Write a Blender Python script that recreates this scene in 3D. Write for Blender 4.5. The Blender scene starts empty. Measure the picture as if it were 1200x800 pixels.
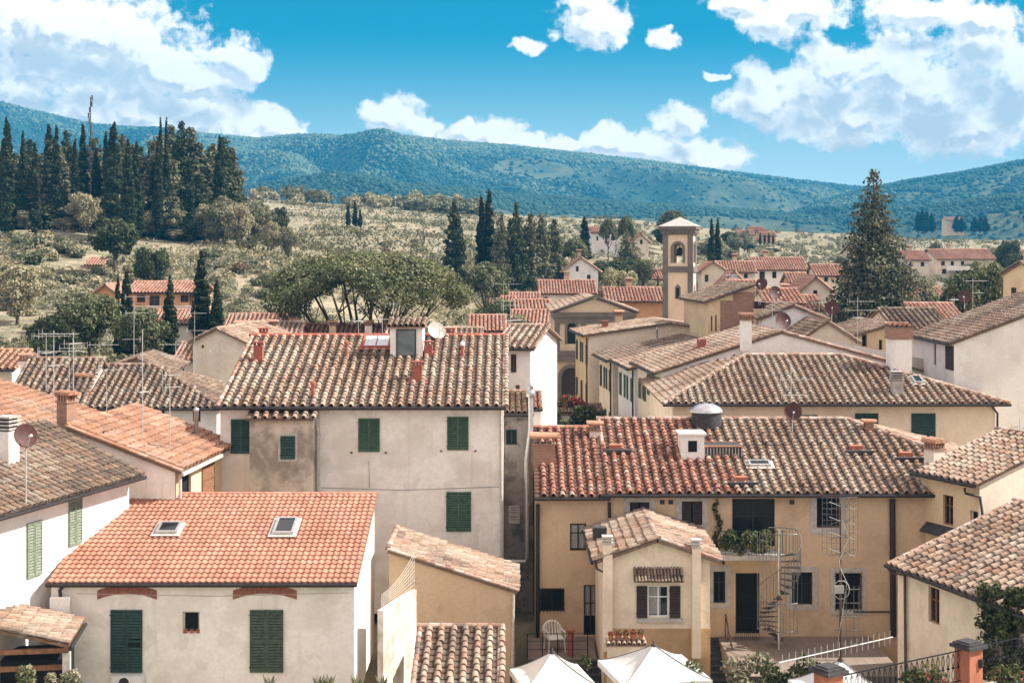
import bpy, math, random
import numpy as np
from math import sin, cos, pi, radians, sqrt

# ------------------------------------------------------------------ camera, sky, sun, exposure
S = bpy.context.scene
COL = S.collection
F, H0, ZC = 1648.0, 300.0, 16.5          # focal length and horizon row measured in the 1200 x 800 photograph; eye height
SUN_AZ, SUN_EL = radians(87.0), radians(41.0)   # azimuth clockwise from +Y (away from the camera)
SUN_DIR = (sin(SUN_AZ) * cos(SUN_EL), cos(SUN_AZ) * cos(SUN_EL), sin(SUN_EL))
cam = bpy.data.cameras.new('camera')
cam.sensor_width = 36.0
cam.lens = 36.0 * F / 1200.0
cam.shift_y = -100.0 / 1200.0
cam.clip_start, cam.clip_end = 0.5, 20000.0
camo = bpy.data.objects.new('camera', cam)
camo.location = (0, 0, ZC)
camo.rotation_euler = (pi / 2, 0, 0)
COL.objects.link(camo)
S.camera = camo
S.view_settings.view_transform = 'Standard'
S.view_settings.look = 'None'
S.view_settings.gamma = 1.0
S.view_settings.exposure = 1.36
S.cycles.max_bounces = 6
S.cycles.diffuse_bounces = 3
S.cycles.glossy_bounces = 2
S.cycles.transmission_bounces = 3
S.cycles.volume_bounces = 0
S.cycles.transparent_max_bounces = 6
S.cycles.use_denoising = True

sl = bpy.data.lights.new('sun', 'SUN')
sl.energy = 4.3
sl.angle = radians(0.53)
sl.color = (1.0, 0.94, 0.875)
so = bpy.data.objects.new('sun', sl)
COL.objects.link(so)
from mathutils import Vector
so.rotation_euler = Vector(SUN_DIR).to_track_quat('Z', 'Y').to_euler()
so.location = (60, 20, 80)

W = bpy.data.worlds.new('World')
S.world = W
W.use_nodes = True
class NT:
    """tiny helper: shader math as calls"""
    def __init__(s, nt): s.nt = nt
    def new(s, t, **kw):
        n = s.nt.nodes.new(t)
        for k, v in kw.items(): setattr(n, k, v)
        return n
    def put(s, sock, v):
        if v is None: return
        if hasattr(v, 'is_output'): s.nt.links.new(v, sock)
        else: sock.default_value = v
    def m(s, op, a, b=None, c=None, clamp=False):
        n = s.new('ShaderNodeMath', operation=op, use_clamp=clamp)
        for i, v in enumerate((a, b, c)): s.put(n.inputs[i], v)
        return n.outputs[0]
    def v(s, op, a, b=None, c=None):
        n = s.new('ShaderNodeVectorMath', operation=op)
        for i, v in enumerate((a, b, c)): s.put(n.inputs[i], v)
        return n.outputs['Value'] if op in ('LENGTH', 'DOT_PRODUCT') else n.outputs[0]
    def noise(s, vec, scale, detail=4, rough=.55, color=False, dim='3D'):
        n = s.new('ShaderNodeTexNoise', noise_dimensions=dim)
        s.put(n.inputs['Vector'], vec); n.inputs['Scale'].default_value = scale
        n.inputs['Detail'].default_value = detail; n.inputs['Roughness'].default_value = rough
        return n.outputs['Color' if color else 0]
    def ramp(s, fac, lo, hi, a=0., b=1.):
        n = s.new('ShaderNodeMapRange', interpolation_type='SMOOTHSTEP')
        s.put(n.inputs[0], fac)
        for i, v in zip((1, 2, 3, 4), (lo, hi, a, b)): s.put(n.inputs[i], v)
        return n.outputs[0]
    def mix(s, fac, a, b, mode='MIX'):
        n = s.new('ShaderNodeMix', data_type='RGBA', blend_type=mode)
        s.put(n.inputs[0], fac)
        for i, v in ((6, a), (7, b)):
            s.put(n.inputs[i], (*v, 1) if isinstance(v, tuple) and len(v) == 3 else v)
        return n.outputs[2]

w = NT(W.node_tree)
bg = W.node_tree.nodes['Background']
bg.inputs[1].default_value = 0.11
sky = w.new('ShaderNodeTexSky', sky_type='NISHITA')
sky.sun_disc = False
sky.sun_elevation = SUN_EL
sky.sun_rotation = SUN_AZ
sky.air_density, sky.dust_density, sky.ozone_density = 1.0, 0.6, 2.0
D = w.new('ShaderNodeTexCoord').outputs['Generated']
sp = w.new('ShaderNodeSeparateXYZ'); w.put(sp.inputs[0], D)
dy = w.m('MAXIMUM', sp.outputs[1], 0.05)
# direction ratios of the compass sector the town faces, in hundredths of F
cu = w.m('MULTIPLY', w.m('DIVIDE', sp.outputs[0], dy), F / 100)
cv = w.m('MULTIPLY', w.m('DIVIDE', sp.outputs[2], dy), F / 100)
cb = w.new('ShaderNodeCombineXYZ'); w.put(cb.inputs[0], cu); w.put(cb.inputs[1], cv)
UV = cb.outputs[0]
CL = [  # cumulus lobes: centre (column, row), radii
 (50,28,105,46),(130,44,85,42),(205,82,58,34),(276,70,32,27),(40,85,95,26),(235,98,50,14),(120,78,90,28),
 (8,115,48,40),(100,128,46,36),(160,128,60,36),(225,140,66,44),(290,146,52,26),(335,150,26,16),(180,160,110,22),
 (455,138,30,19),(485,150,26,12),(545,156,24,12),(585,155,30,18),(615,166,34,9),(660,168,34,9),(710,164,26,14),(750,170,44,18),(800,178,52,22),(795,142,30,17),(845,186,36,14),
 (692,26,42,28),(718,30,24,22),(685,4,28,10),(617,54,17,7),(778,46,14,10),(838,88,11,6),
 (905,24,42,26),(940,10,50,22),(872,4,40,10),(985,84,48,36),(945,108,50,34),(895,122,46,28),(1050,84,60,44),(1095,112,80,46),(1150,62,46,48),(1190,96,50,60),(1085,14,60,22),(1150,24,60,20),(1000,140,90,28),(1130,146,110,30),(880,90,22,20)]
def voro(P, sc):
    n = w.new('ShaderNodeTexVoronoi', voronoi_dimensions='2D', feature='SMOOTH_F1')
    w.put(n.inputs['Vector'], P); n.inputs['Scale'].default_value = sc; n.inputs['Smoothness'].default_value = .55
    return n.outputs['Distance']
def cloud_density(P):
    wn = w.noise(P, 1.6, 3, .55, True, '2D')
    q = w.v('MULTIPLY_ADD', w.v('SUBTRACT', wn, (.5, .5, .5)), (.40, .34, 0), P)
    q = w.v('MULTIPLY_ADD', w.v('SUBTRACT', w.noise(P, 6.5, 3, .6, True, '2D'), (.5, .5, .5)), (.13, .10, 0), q)
    d = None
    for (x, y, rx, ry) in CL:
        sx, sy = 100. / rx, 100. / ry
        l = w.v('LENGTH', w.v('MULTIPLY_ADD', q, (sx, sy, 0), (-(x - 600) / 100 * sx, -(H0 - y) / 100 * sy, 0)))
        d = l if d is None else w.m('SMOOTH_MIN', d, l, .12)
    fb = w.noise(q, 2.4, 8, .62, False, '2D')
    e = w.m('ADD', w.m('SUBTRACT', 1.0, d), w.m('MULTIPLY', w.m('SUBTRACT', fb, .5), 1.25))
    e = w.m('MULTIPLY_ADD', voro(q, 3.2), -.42, w.m('ADD', e, .24))
    e = w.m('MULTIPLY_ADD', voro(q, 8.0), -.20, w.m('ADD', e, .11))
    return w.m('ADD', e, .16)
d1 = cloud_density(UV)
d2 = cloud_density(w.v('ADD', UV, (.075, .12, 0)))
d3 = cloud_density(w.v('ADD', UV, (.10, .40, 0)))
alpha = w.ramp(w.m('ADD', d1, w.m('MULTIPLY', w.m('SUBTRACT', w.noise(UV, 9., 6, .72, False, '2D'), .5), .6)), -.06, .46)
lit = w.ramp(w.m('SUBTRACT', d1, d2), -.34, .14)
core = w.ramp(d1, .1, .9)
shade = w.m('MULTIPLY', w.m('SUBTRACT', 1.0, lit), w.m('ADD', .3, w.m('MULTIPLY', core, .5)))
shade = w.m('MAXIMUM', shade, w.m('MULTIPLY', w.ramp(d3, .25, 1.15), .78), clamp=True)
ccol = w.mix(shade, (7.6, 6.6, 5.8), (2.9, 2.7, 2.55))
# unseen warm cloud added over the rest of the sky to brighten the shade
far = w.noise(D, 2.3, 6, .55)
fill_alpha = w.ramp(far, .40, .54)
sector = w.ramp(sp.outputs[1], .80, .88)
al = w.m('ADD', w.m('MULTIPLY', alpha, sector), w.m('MULTIPLY', w.m('MULTIPLY', fill_alpha, .85), w.m('SUBTRACT', 1.0, sector)))
# thin veil low over the hills
veil = w.m('MULTIPLY', w.ramp(cv, .5, 2.7, 1., 0.), .85)
tint = w.mix(1.0, sky.outputs[0], (.0, .26, .295), 'MULTIPLY')
low = w.mix(veil, tint, (4.4, 5.0, 4.9))
ccol = w.mix(sector, (7.3, 6.0, 5.5), ccol)  # out-of-view cloud gets a warm fill colour
W.node_tree.links.new(w.mix(al, low, ccol), bg.inputs[0])

# ------------------------------------------------------------------ helpers
rng = np.random.default_rng(7)
random.seed(7)
def P(px, py, Y): return ((px - 600) * Y / F, Y, ZC - (py - H0) * Y / F)
def wx(px, Y): return (px - 600) * Y / F
def wz(py, Y): return ZC - (py - H0) * Y / F

def tag(o, label=None, cat=None, group=None, kind=None):
    if label: o['label'] = label
    if cat: o['category'] = cat
    if group: o['group'] = group
    if kind: o['kind'] = kind
    return o
def empty(name, loc=(0, 0, 0), rz=0., label=None, cat=None, group=None):
    o = bpy.data.objects.new(name, None)
    o.empty_display_size = .3
    COL.objects.link(o)
    o.location = loc; o.rotation_euler = (0, 0, rz)
    return tag(o, label, cat, group)
def copy_tree(o, parent=None):
    c = o.copy(); COL.objects.link(c); c.parent = parent
    for ch in list(o.children): copy_tree(ch, c)
    return c

class MB:
    """collects verts and faces (tris, quads, n-gons) and links them as ONE mesh object"""
    def __init__(s): s.v = []; s.f = []; s.c = []; s.n = 0; s.mi = 0; s.mis = []
    def np(s, V, Fs, C=None):
        V = np.asarray(V, float).reshape(-1, 3); Fs = np.asarray(Fs, int)
        s.v.append(V); s.f.append(Fs + s.n); s.n += len(V); s.mis.append(s.mi)
        if C is None: C = (.5, .5, .5)
        C = np.asarray(C, float)
        s.c.append(np.broadcast_to(C, (len(V), 3)) if C.ndim == 1 else C)
    def poly(s, pts, C=None): s.np(pts, [list(range(len(pts)))], C)
    def box(s, x0, x1, y0, y1, z0, z1, C=None, M=None):
        V = np.array([(x, y, z) for z in (z0, z1) for y in (y0, y1) for x in (x0, x1)], float)
        if M is not None: V = V @ np.asarray(M[0]).T + np.asarray(M[1])
        s.np(V, [(0, 2, 3, 1), (4, 5, 7, 6), (0, 1, 5, 4), (2, 6, 7, 3), (0, 4, 6, 2), (1, 3, 7, 5)], C)
    def prism(s, pts, off, C=None):
        """polygon pts extruded by vector off"""
        A = np.array(pts, float); B = A + np.array(off, float); n = len(A)
        s.np(np.vstack((A, B)), [(i, (i + 1) % n, n + (i + 1) % n, n + i) for i in range(n)], C)
        s.poly(A[::-1], C); s.poly(B, C)
    def tube(s, pts, r, k=8, C=None, cap=True):
        pts = [np.array(p, float) for p in pts]
        rs = r if hasattr(r, '__len__') else [r] * len(pts)
        rings = []; prev = None
        for i, p in enumerate(pts):
            t = pts[min(i + 1, len(pts) - 1)] - pts[max(i - 1, 0)]
            t = t / (np.linalg.norm(t) + 1e-9)
            a = prev - t * np.dot(prev, t) if prev is not None else np.cross(t, (0, 0, 1.) if abs(t[2]) < .9 else (1., 0, 0))
            if np.linalg.norm(a) < 1e-6: a = np.cross(t, (1., 0, 0))
            a = a / np.linalg.norm(a); b = np.cross(t, a); prev = a
            ang = np.arange(k) * 2 * pi / k
            rings.append(p + rs[i] * (np.cos(ang)[:, None] * a + np.sin(ang)[:, None] * b))
        n = len(rings)
        fs = [(i * k + j, i * k + (j + 1) % k, (i + 1) * k + (j + 1) % k, (i + 1) * k + j) for i in range(n - 1) for j in range(k)]
        base = np.vstack(rings)
        s.np(base, fs, C)
        if cap: s.poly(rings[0][::-1], C); s.poly(rings[-1], C)
    def lathe(s, prof, k=14, o=(0, 0, 0), C=None, R=None):
        ang = np.arange(k) * 2 * pi / k
        V = np.array([(r * cos(a), r * sin(a), z) for (r, z) in prof for a in ang])
        if R is not None: V = V @ np.asarray(R).T
        V = V + np.array(o)
        n = len(prof)
        s.np(V, [(i * k + j, i * k + (j + 1) % k, (i + 1) * k + (j + 1) % k, (i + 1) * k + j) for i in range(n - 1) for j in range(k)], C)
    def build(s, name, mat, parent=None, smooth=False, mat2=None):
        me = bpy.data.meshes.new(name)
        if s.n:
            V = np.vstack(s.v); me.vertices.add(len(V)); me.vertices.foreach_set('co', V.ravel())
            lt = np.concatenate([np.full(len(f), f.shape[1]) for f in s.f])
            li = np.concatenate([f.ravel() for f in s.f])
            me.loops.add(len(li)); me.loops.foreach_set('vertex_index', li.astype(np.int32))
            me.polygons.add(len(lt))
            me.polygons.foreach_set('loop_start', (np.cumsum(lt) - lt).astype(np.int32))
            try: me.polygons.foreach_set('loop_total', lt.astype(np.int32))
            except Exception: pass
            me.polygons.foreach_set('use_smooth', np.full(len(lt), bool(smooth)))
            if mat2 is not None: me.polygons.foreach_set('material_index', np.concatenate([np.full(len(f), k) for f, k in zip(s.f, s.mis)]).astype(np.int32))
            C = np.vstack(s.c)
            at = me.color_attributes.new('Col', 'FLOAT_COLOR', 'POINT')
            at.data.foreach_set('color', np.hstack((C, np.ones((len(C), 1)))).ravel())
            me.update(calc_edges=True)
        me.materials.append(mat)
        if mat2 is not None: me.materials.append(mat2)
        o = bpy.data.objects.new(name, me)
        COL.objects.link(o)
        if parent is not None: o.parent = parent
        return o

def rotz(a): return np.array([(cos(a), -sin(a), 0), (sin(a), cos(a), 0), (0, 0, 1)])
def rotx(a): return np.array([(1, 0, 0), (0, cos(a), -sin(a)), (0, sin(a), cos(a))])
def roty(a): return np.array([(cos(a), 0, sin(a)), (0, 1, 0), (-sin(a), 0, cos(a))])

def vnoise(x, y, seed=0):
    x = np.asarray(x, float); y = np.asarray(y, float)
    xi = np.floor(x).astype(int); yi = np.floor(y).astype(int); fx = x - xi; fy = y - yi
    fx = fx * fx * (3 - 2 * fx); fy = fy * fy * (3 - 2 * fy)
    def h(a, b):
        n = (a * 374761393 + b * 668265263 + seed * 1442695041) & 0x7fffffff
        n = ((n ^ (n >> 13)) * 1274126177) & 0x7fffffff
        return ((n ^ (n >> 16)) & 0xffff) / 65535.
    return (h(xi, yi) * (1 - fx) + h(xi + 1, yi) * fx) * (1 - fy) + (h(xi, yi + 1) * (1 - fx) + h(xi + 1, yi + 1) * fx) * fy
def fbm(x, y, o=4, seed=0):
    s = 0; a = .5
    for i in range(o): s = s + a * vnoise(x * 2**i, y * 2**i, seed + i); a *= .5
    return s

# ------------------------------------------------------------------ materials
def mat_new(name):
    m = bpy.data.materials.new(name); m.use_nodes = True
    n = NT(m.node_tree); b = m.node_tree.nodes['Principled BSDF']
    b.inputs['Specular IOR Level'].default_value = .25
    return m, n, b
def pos(n): return n.new('ShaderNodeNewGeometry').outputs['Position']
def bump(n, b, h, strength, dist):
    k = n.new('ShaderNodeBump'); k.inputs['Strength'].default_value = strength; k.inputs['Distance'].default_value = dist
    n.put(k.inputs['Height'], h); n.put(b.inputs['Normal'], k.outputs[0])
def plaster(name, base, stain, amt=.5, scale=.6, streak=.5, seed=0., dark=None):
    m, n, b = mat_new(name)
    p = n.v('ADD', pos(n), (seed, seed * 1.7, seed * .6))
    big = n.noise(p, scale, 6, .62)
    fine = n.noise(p, 7, 5, .6)
    sv = n.v('MULTIPLY', p, (1.8, 1.8, .16))
    st = n.noise(sv, 1.3, 5, .6)
    tone = n.mix(n.ramp(fine, .3, .7), tuple(c * .93 for c in base), tuple(min(1, c * 1.05) for c in base))
    c1 = n.mix(n.m('MULTIPLY', n.ramp(big, .46, .66), amt), tone, stain)
    c2 = n.mix(n.m('MULTIPLY', n.ramp(st, .54, .76), streak), c1, stain)
    if dark:
        c2 = n.mix(n.m('MULTIPLY', n.ramp(n.noise(p, scale * 1.7, 7, .7), .55, .66), .8), c2, dark)
    q_ = n.v('ADD', p, (13.7, 5.1, 31.))
    c2 = n.mix(n.m('MULTIPLY', n.ramp(n.noise(q_, .75, 3, .5), .585, .605), .30), c2, stain)
    c2 = n.mix(n.m('MULTIPLY', n.ramp(n.noise(q_, 1.1, 2, .5), .36, .345), .25), c2, tuple(min(.9, c * 1.12) for c in base))
    n.put(b.inputs['Base Color'], c2); b.inputs['Roughness'].default_value = .92
    bump(n, b, n.m('ADD', n.noise(p, 25, 4), n.m('MULTIPLY', big, 2)), .35, .012)
    return m
def plain(name, col, rough=.6, metal=0., var=.25, scale=6.):
    m, n, b = mat_new(name)
    f = n.noise(pos(n), scale, 4)
    n.put(b.inputs['Base Color'], n.mix(n.ramp(f, .3, .7), tuple(c * (1 - var) for c in col), tuple(min(1, c * (1 + var * .5)) for c in col)))
    b.inputs['Roughness'].default_value = rough; b.inputs['Metallic'].default_value = metal
    return m
def attr_mat(name, rough=.85, var=.3, scale=9., bmp=.25, transl=0., lichen=None):
    m, n, b = mat_new(name)
    a = n.new('ShaderNodeAttribute'); a.attribute_name = 'Col'
    p = pos(n)
    f = n.noise(p, scale, 5, .65)
    c = n.mix(1.0, a.outputs['Color'], n.mix(n.ramp(f, .25, .75), (1 - var,) * 3, (1 + var * .6,) * 3), 'MULTIPLY')
    if lichen:
        c = n.mix(n.m('MULTIPLY', n.ramp(n.noise(p, .55, 6, .7), .48, .7), lichen[1]), c, lichen[0])
        c = n.mix(n.m('MULTIPLY', n.ramp(n.noise(p, 3.1, 5, .7), .56, .68), lichen[3]), c, lichen[2])
    n.put(b.inputs['Base Color'], c); b.inputs['Roughness'].default_value = rough
    if bmp: bump(n, b, n.noise(p, 30, 4), bmp, .01)
    if transl:
        t = n.new('ShaderNodeBsdfTranslucent'); n.put(t.inputs[0], n.mix(1., c, (1.1, 1.15, .6), 'MULTIPLY'))
        x = n.new('ShaderNodeMixShader'); x.inputs[0].default_value = transl
        out = m.node_tree.nodes['Material Output']
        n.put(x.inputs[1], b.outputs[0]); n.put(x.inputs[2], t.outputs[0]); n.put(out.inputs[0], x.outputs[0])
        b.inputs['Specular IOR Level'].default_value = .1
    return m
MT = {}
MT['tile_old'] = attr_mat('old_roof_tile', .9, .35, 10, .3, 0, ((.09, .07, .055), .5, (.42, .36, .285), .35))
MT['tile_dark'] = attr_mat('weathered_roof_tile', .9, .35, 10, .3, 0, ((.07, .055, .05), .6, (.42, .36, .28), .35))
MT['tile_red'] = attr_mat('terracotta_roof_tile', .85, .25, 8, .2, 0, ((.16, .085, .055), .35, (.52, .36, .26), .25))
MT['tile_new'] = attr_mat('orange_machine_tile', .8, .2, 5, .1, 0, ((.27, .115, .07), .5, (.50, .27, .18), .3))
MT['leaf'] = attr_mat('leaf', .7, .25, 3, 0, .22)
MT['forest'] = attr_mat('forest_leaf', .9, .3, .05, 0, .0)
MT['bark'] = plain('bark', (.10, .075, .055), .95, 0, .4, 5)
MT['cream'] = plaster('cream_plaster', (.88, .825, .755), (.60, .52, .43), .45, .5, .5, 3)
MT['white'] = plaster('white_plaster', (.80, .76, .71), (.56, .50, .43), .35, .4, .35, 11)
MT['aged'] = plaster('aged_plaster', (.86, .795, .715), (.60, .52, .44), .65, .34, .6, 5)
MT['worn_white'] = plaster('worn_white_plaster', (.62, .56, .49), (.36, .29, .22), .8, 1.1, .95, 15)
MT['grime'] = plaster('grimy_plaster', (.62, .53, .43), (.24, .195, .155), .9, .5, .6, 9)
MT['stone_wall'] = plaster('grey_rubble_plaster', (.30, .265, .235), (.13, .115, .105), .9, 1.2, .5, 2, (.10, .09, .08))
MT['ochre'] = plaster('ochre_plaster', (.60, .435, .28), (.41, .28, .175), .55, .4, .38, 21)
MT['ochre_light'] = plaster('pale_ochre_plaster', (.78, .655, .50), (.55, .44, .32), .4, .4, .3, 31)
MT['ochre_plinth'] = plaster('ochre_plinth_plaster', (.50, .335, .175), (.33, .21, .11), .5, .6, .35, 33)
MT['yellow'] = plaster('yellow_plaster', (.70, .53, .335), (.50, .36, .215), .45, .4, .3, 41)
MT['house_orange'] = plaster('orange_plaster', (.68, .36, .19), (.46, .26, .15), .4, .5, .3, 47)
MT['church'] = plaster('church_plaster', (.74, .58, .41), (.54, .41, .28), .4, .3, .3, 51)
MT['pietra'] = plaster('grey_sandstone', (.19, .16, .135), (.12, .10, .085), .5, .8, .3, 55)
MT['pink'] = plaster('pale_plaster', (.70, .60, .49), (.48, .40, .32), .45, .4, .35, 61)
MT['surround'] = plain('grey_stone_surround', (.47, .43, .385), .9, 0, .2, 4)
MT['brick'] = None
def brick_mat():
    m, n, b = mat_new('brick')
    g = n.new('ShaderNodeTexCoord').outputs['Object']
    sp_ = n.new('ShaderNodeSeparateXYZ'); n.put(sp_.inputs[0], g)
    cb_ = n.new('ShaderNodeCombineXYZ'); n.put(cb_.inputs[0], n.m('ADD', sp_.outputs[0], sp_.outputs[1])); n.put(cb_.inputs[1], sp_.outputs[2])
    t = n.new('ShaderNodeTexBrick'); n.put(t.inputs['Vector'], cb_.outputs[0])
    t.inputs['Scale'].default_value = 1.; t.inputs['Brick Width'].default_value = .26; t.inputs['Row Height'].default_value = .075
    t.inputs['Mortar Size'].default_value = .012
    for k, c in (('Color1', (.42, .18, .11)), ('Color2', (.25, .11, .07)), ('Mortar', (.36, .29, .22))): t.inputs[k].default_value = (*c, 1)
    n.put(b.inputs['Base Color'], n.mix(n.m('MULTIPLY', n.noise(pos(n), 4, 5), .5), t.outputs[0], (.2, .12, .08)))
    b.inputs['Roughness'].default_value = .9
    return m
MT['brick'] = brick_mat()
MT['terracotta'] = plain('red_terracotta', (.36, .115, .08), .75, 0, .25)
MT['shut_green'] = plain('green_shutter_paint', (.06, .115, .066), .6, 0, .35, 9)
MT['shut_grey'] = plain('greyed_green_shutter_paint', (.075, .105, .065), .6, 0, .35, 9)
MT['shut_dark'] = plain('dark_green_shutter_paint', (.032, .07, .056), .5, 0, .35, 9)
MT['shut_pale'] = plain('faded_green_shutter_paint', (.20, .23, .165), .6, 0, .25, 9)
MT['shut_brown'] = plain('brown_shutter_paint', (.055, .033, .026), .6, 0, .3, 9)
MT['wood'] = plain('wood', (.24, .115, .06), .7, 0, .35, 7)
MT['dark'] = plain('dark_interior', (.012, .012, .014), .9)
MT['gutter'] = plain('dark_gutter_metal', (.045, .038, .036), .45, .3)
MT['pipe_pale'] = plain('pale_pipe_paint', (.55, .50, .43), .6, 0, .2)
MT['copper'] = plain('brown_pipe_paint', (.10, .06, .045), .5, .2)
MT['steel'] = plain('galvanised_steel', (.55, .55, .54), .35, .75, .15)
MT['aerial'] = plain('aerial_aluminium', (.50, .48, .45), .5, .3, .2)
MT['dull_steel'] = plain('dull_grey_steel', (.15, .145, .14), .5, .4, .2)
MT['reflection_glass'] = plain('painted_reflection_glass', (.15, .17, .165), .15, 0, .3, 2)  # grey base colour paints the reflection on the dormer pane
MT['arch_brick'] = plain('old_arch_brick', (.30, .125, .085), .9, 0, .3, 9)
MT['iron'] = plain('black_wrought_iron', (.018, .017, .018), .55, .3)
MT['dish_red'] = plain('rusty_red_dish_paint', (.085, .034, .029), .6)
MT['dish_pale'] = plain('pale_dish_paint', (.45, .41, .36), .6)
MT['fabric'] = plain('white_canvas', (.62, .60, .57), .9, 0, .08, 2)
MT['plastic'] = plain('white_plastic', (.78, .77, .74), .4, 0, .05)
MT['concrete'] = plain('concrete', (.40, .37, .33), .9, 0, .3, 3)
MT['pillar'] = plain('terracotta_painted_pillar', (.40, .15, .085), .85, 0, .2, 5)
MT['slate'] = plain('dark_grey_slab', (.06, .055, .055), .8, 0, .3)
def paving():
    m, n, b = mat_new('terrace_paving')
    p = pos(n); t = n.new('ShaderNodeTexBrick'); n.put(t.inputs['Vector'], p)
    t.inputs['Scale'].default_value = 1; t.inputs['Brick Width'].default_value = .4; t.inputs['Row Height'].default_value = .4; t.offset = 0
    t.inputs['Mortar Size'].default_value = .012
    for k, c in (('Color1', (.25, .19, .15)), ('Color2', (.20, .155, .125)), ('Mortar', (.12, .10, .085))): t.inputs[k].default_value = (*c, 1)
    n.put(b.inputs['Base Color'], n.mix(n.m('MULTIPLY', n.noise(p, 1.2, 5), .6), t.outputs[0], (.26, .21, .17)))
    b.inputs['Roughness'].default_value = .85
    return m
MT['paving'] = paving()
def glass():
    m, n, b = mat_new('window_glass')
    b.inputs['Base Color'].default_value = (.015, .018, .02, 1); b.inputs['Roughness'].default_value = .08
    b.inputs['Specular IOR Level'].default_value = .25
    return m
MT['glass'] = glass()
MT['skylight'] = plain('frosted_skylight', (.62, .66, .68), .25, 0, .06, 2)
MT['curtain'] = plain('net_curtain', (.34, .33, .31), .9, 0, .2, 14)

# ------------------------------------------------------------------ roof tiles
PAL = {  # (colour, weight)
 'old': ([(.45,.325,.26),(.37,.24,.18),(.33,.175,.12),(.50,.405,.335),(.20,.135,.105),(.42,.28,.21)], [4.5,3,1.6,3,1,3.4]),
 'dark': ([(.29,.20,.155),(.24,.15,.11),(.36,.285,.23),(.13,.095,.075),(.27,.16,.115)], [3,3,2,2.5,2]),
 'red': ([(.36,.16,.105),(.41,.215,.15),(.31,.125,.085),(.45,.31,.235),(.22,.115,.085)], [4,3,2.5,1.6,1]),
 'orange': ([(.42,.215,.13),(.45,.265,.175),(.36,.18,.11),(.48,.32,.23),(.28,.15,.10)], [4,3,2,1.4,.8]),
 'new': ([(.46,.215,.145),(.49,.24,.165),(.42,.19,.125)], [4,2,2]),
 'far': ([(.44,.235,.165),(.39,.19,.125),(.46,.29,.215),(.31,.17,.125)], [3,3,2,1]),
}
def pick(pal, n, u=None, v=None, key=0):
    if u is not None:   # weather patches: neighbouring tiles age alike
        c, wt = PAL[pal]; c = np.array(c); c = (c * .72 + c.mean(0) * .28) * ((.90, .93, .87) if pal in ('old', 'dark') else .92); o = np.argsort(c.sum(1)); wt = np.array(wt, float)[o] / sum(wt)
        val = rng.random(n) * .62 + 1.5 * (fbm(u * .55 + key, v * .42 + key * 1.7, 3, 91) - .44)
        q = (np.argsort(np.argsort(val)) + .5) / n
        return c[o][np.searchsorted(np.cumsum(wt)[:-1], q)] * rng.uniform(.86, 1.12, (n, 1))
    c, wt = PAL[pal]; c = np.array(c); wt = np.array(wt) / sum(wt)
    C = c[rng.choice(len(c), n, p=wt)]
    return C * rng.uniform(.82, 1.15, (n, 1))
def frame(poly):
    p = np.array(poly, float); e = p[1] - p[0]; e /= np.linalg.norm(e)
    nn = np.cross(e, p[2] - p[0]); nn /= np.linalg.norm(nn)
    if nn[2] < 0: nn = -nn
    s = np.cross(nn, e)
    if np.dot(s, p.mean(0) - p[0]) < 0: s = -s
    return p, e, s, nn
def inside(q, u, v, m=0.):
    """q: convex polygon in plane coordinates"""
    ok = np.ones_like(u, bool); c = q.mean(0)
    for i in range(len(q)):
        a, b = q[i], q[(i + 1) % len(q)]
        d = b - a; L = np.hypot(*d)
        if L < 1e-6: continue
        nx, ny = d[1] / L, -d[0] / L
        sg = np.sign((c[0] - a[0]) * nx + (c[1] - a[1]) * ny)
        ok &= ((u - a[0]) * nx + (v - a[1]) * ny) * sg > m
    return ok
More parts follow.
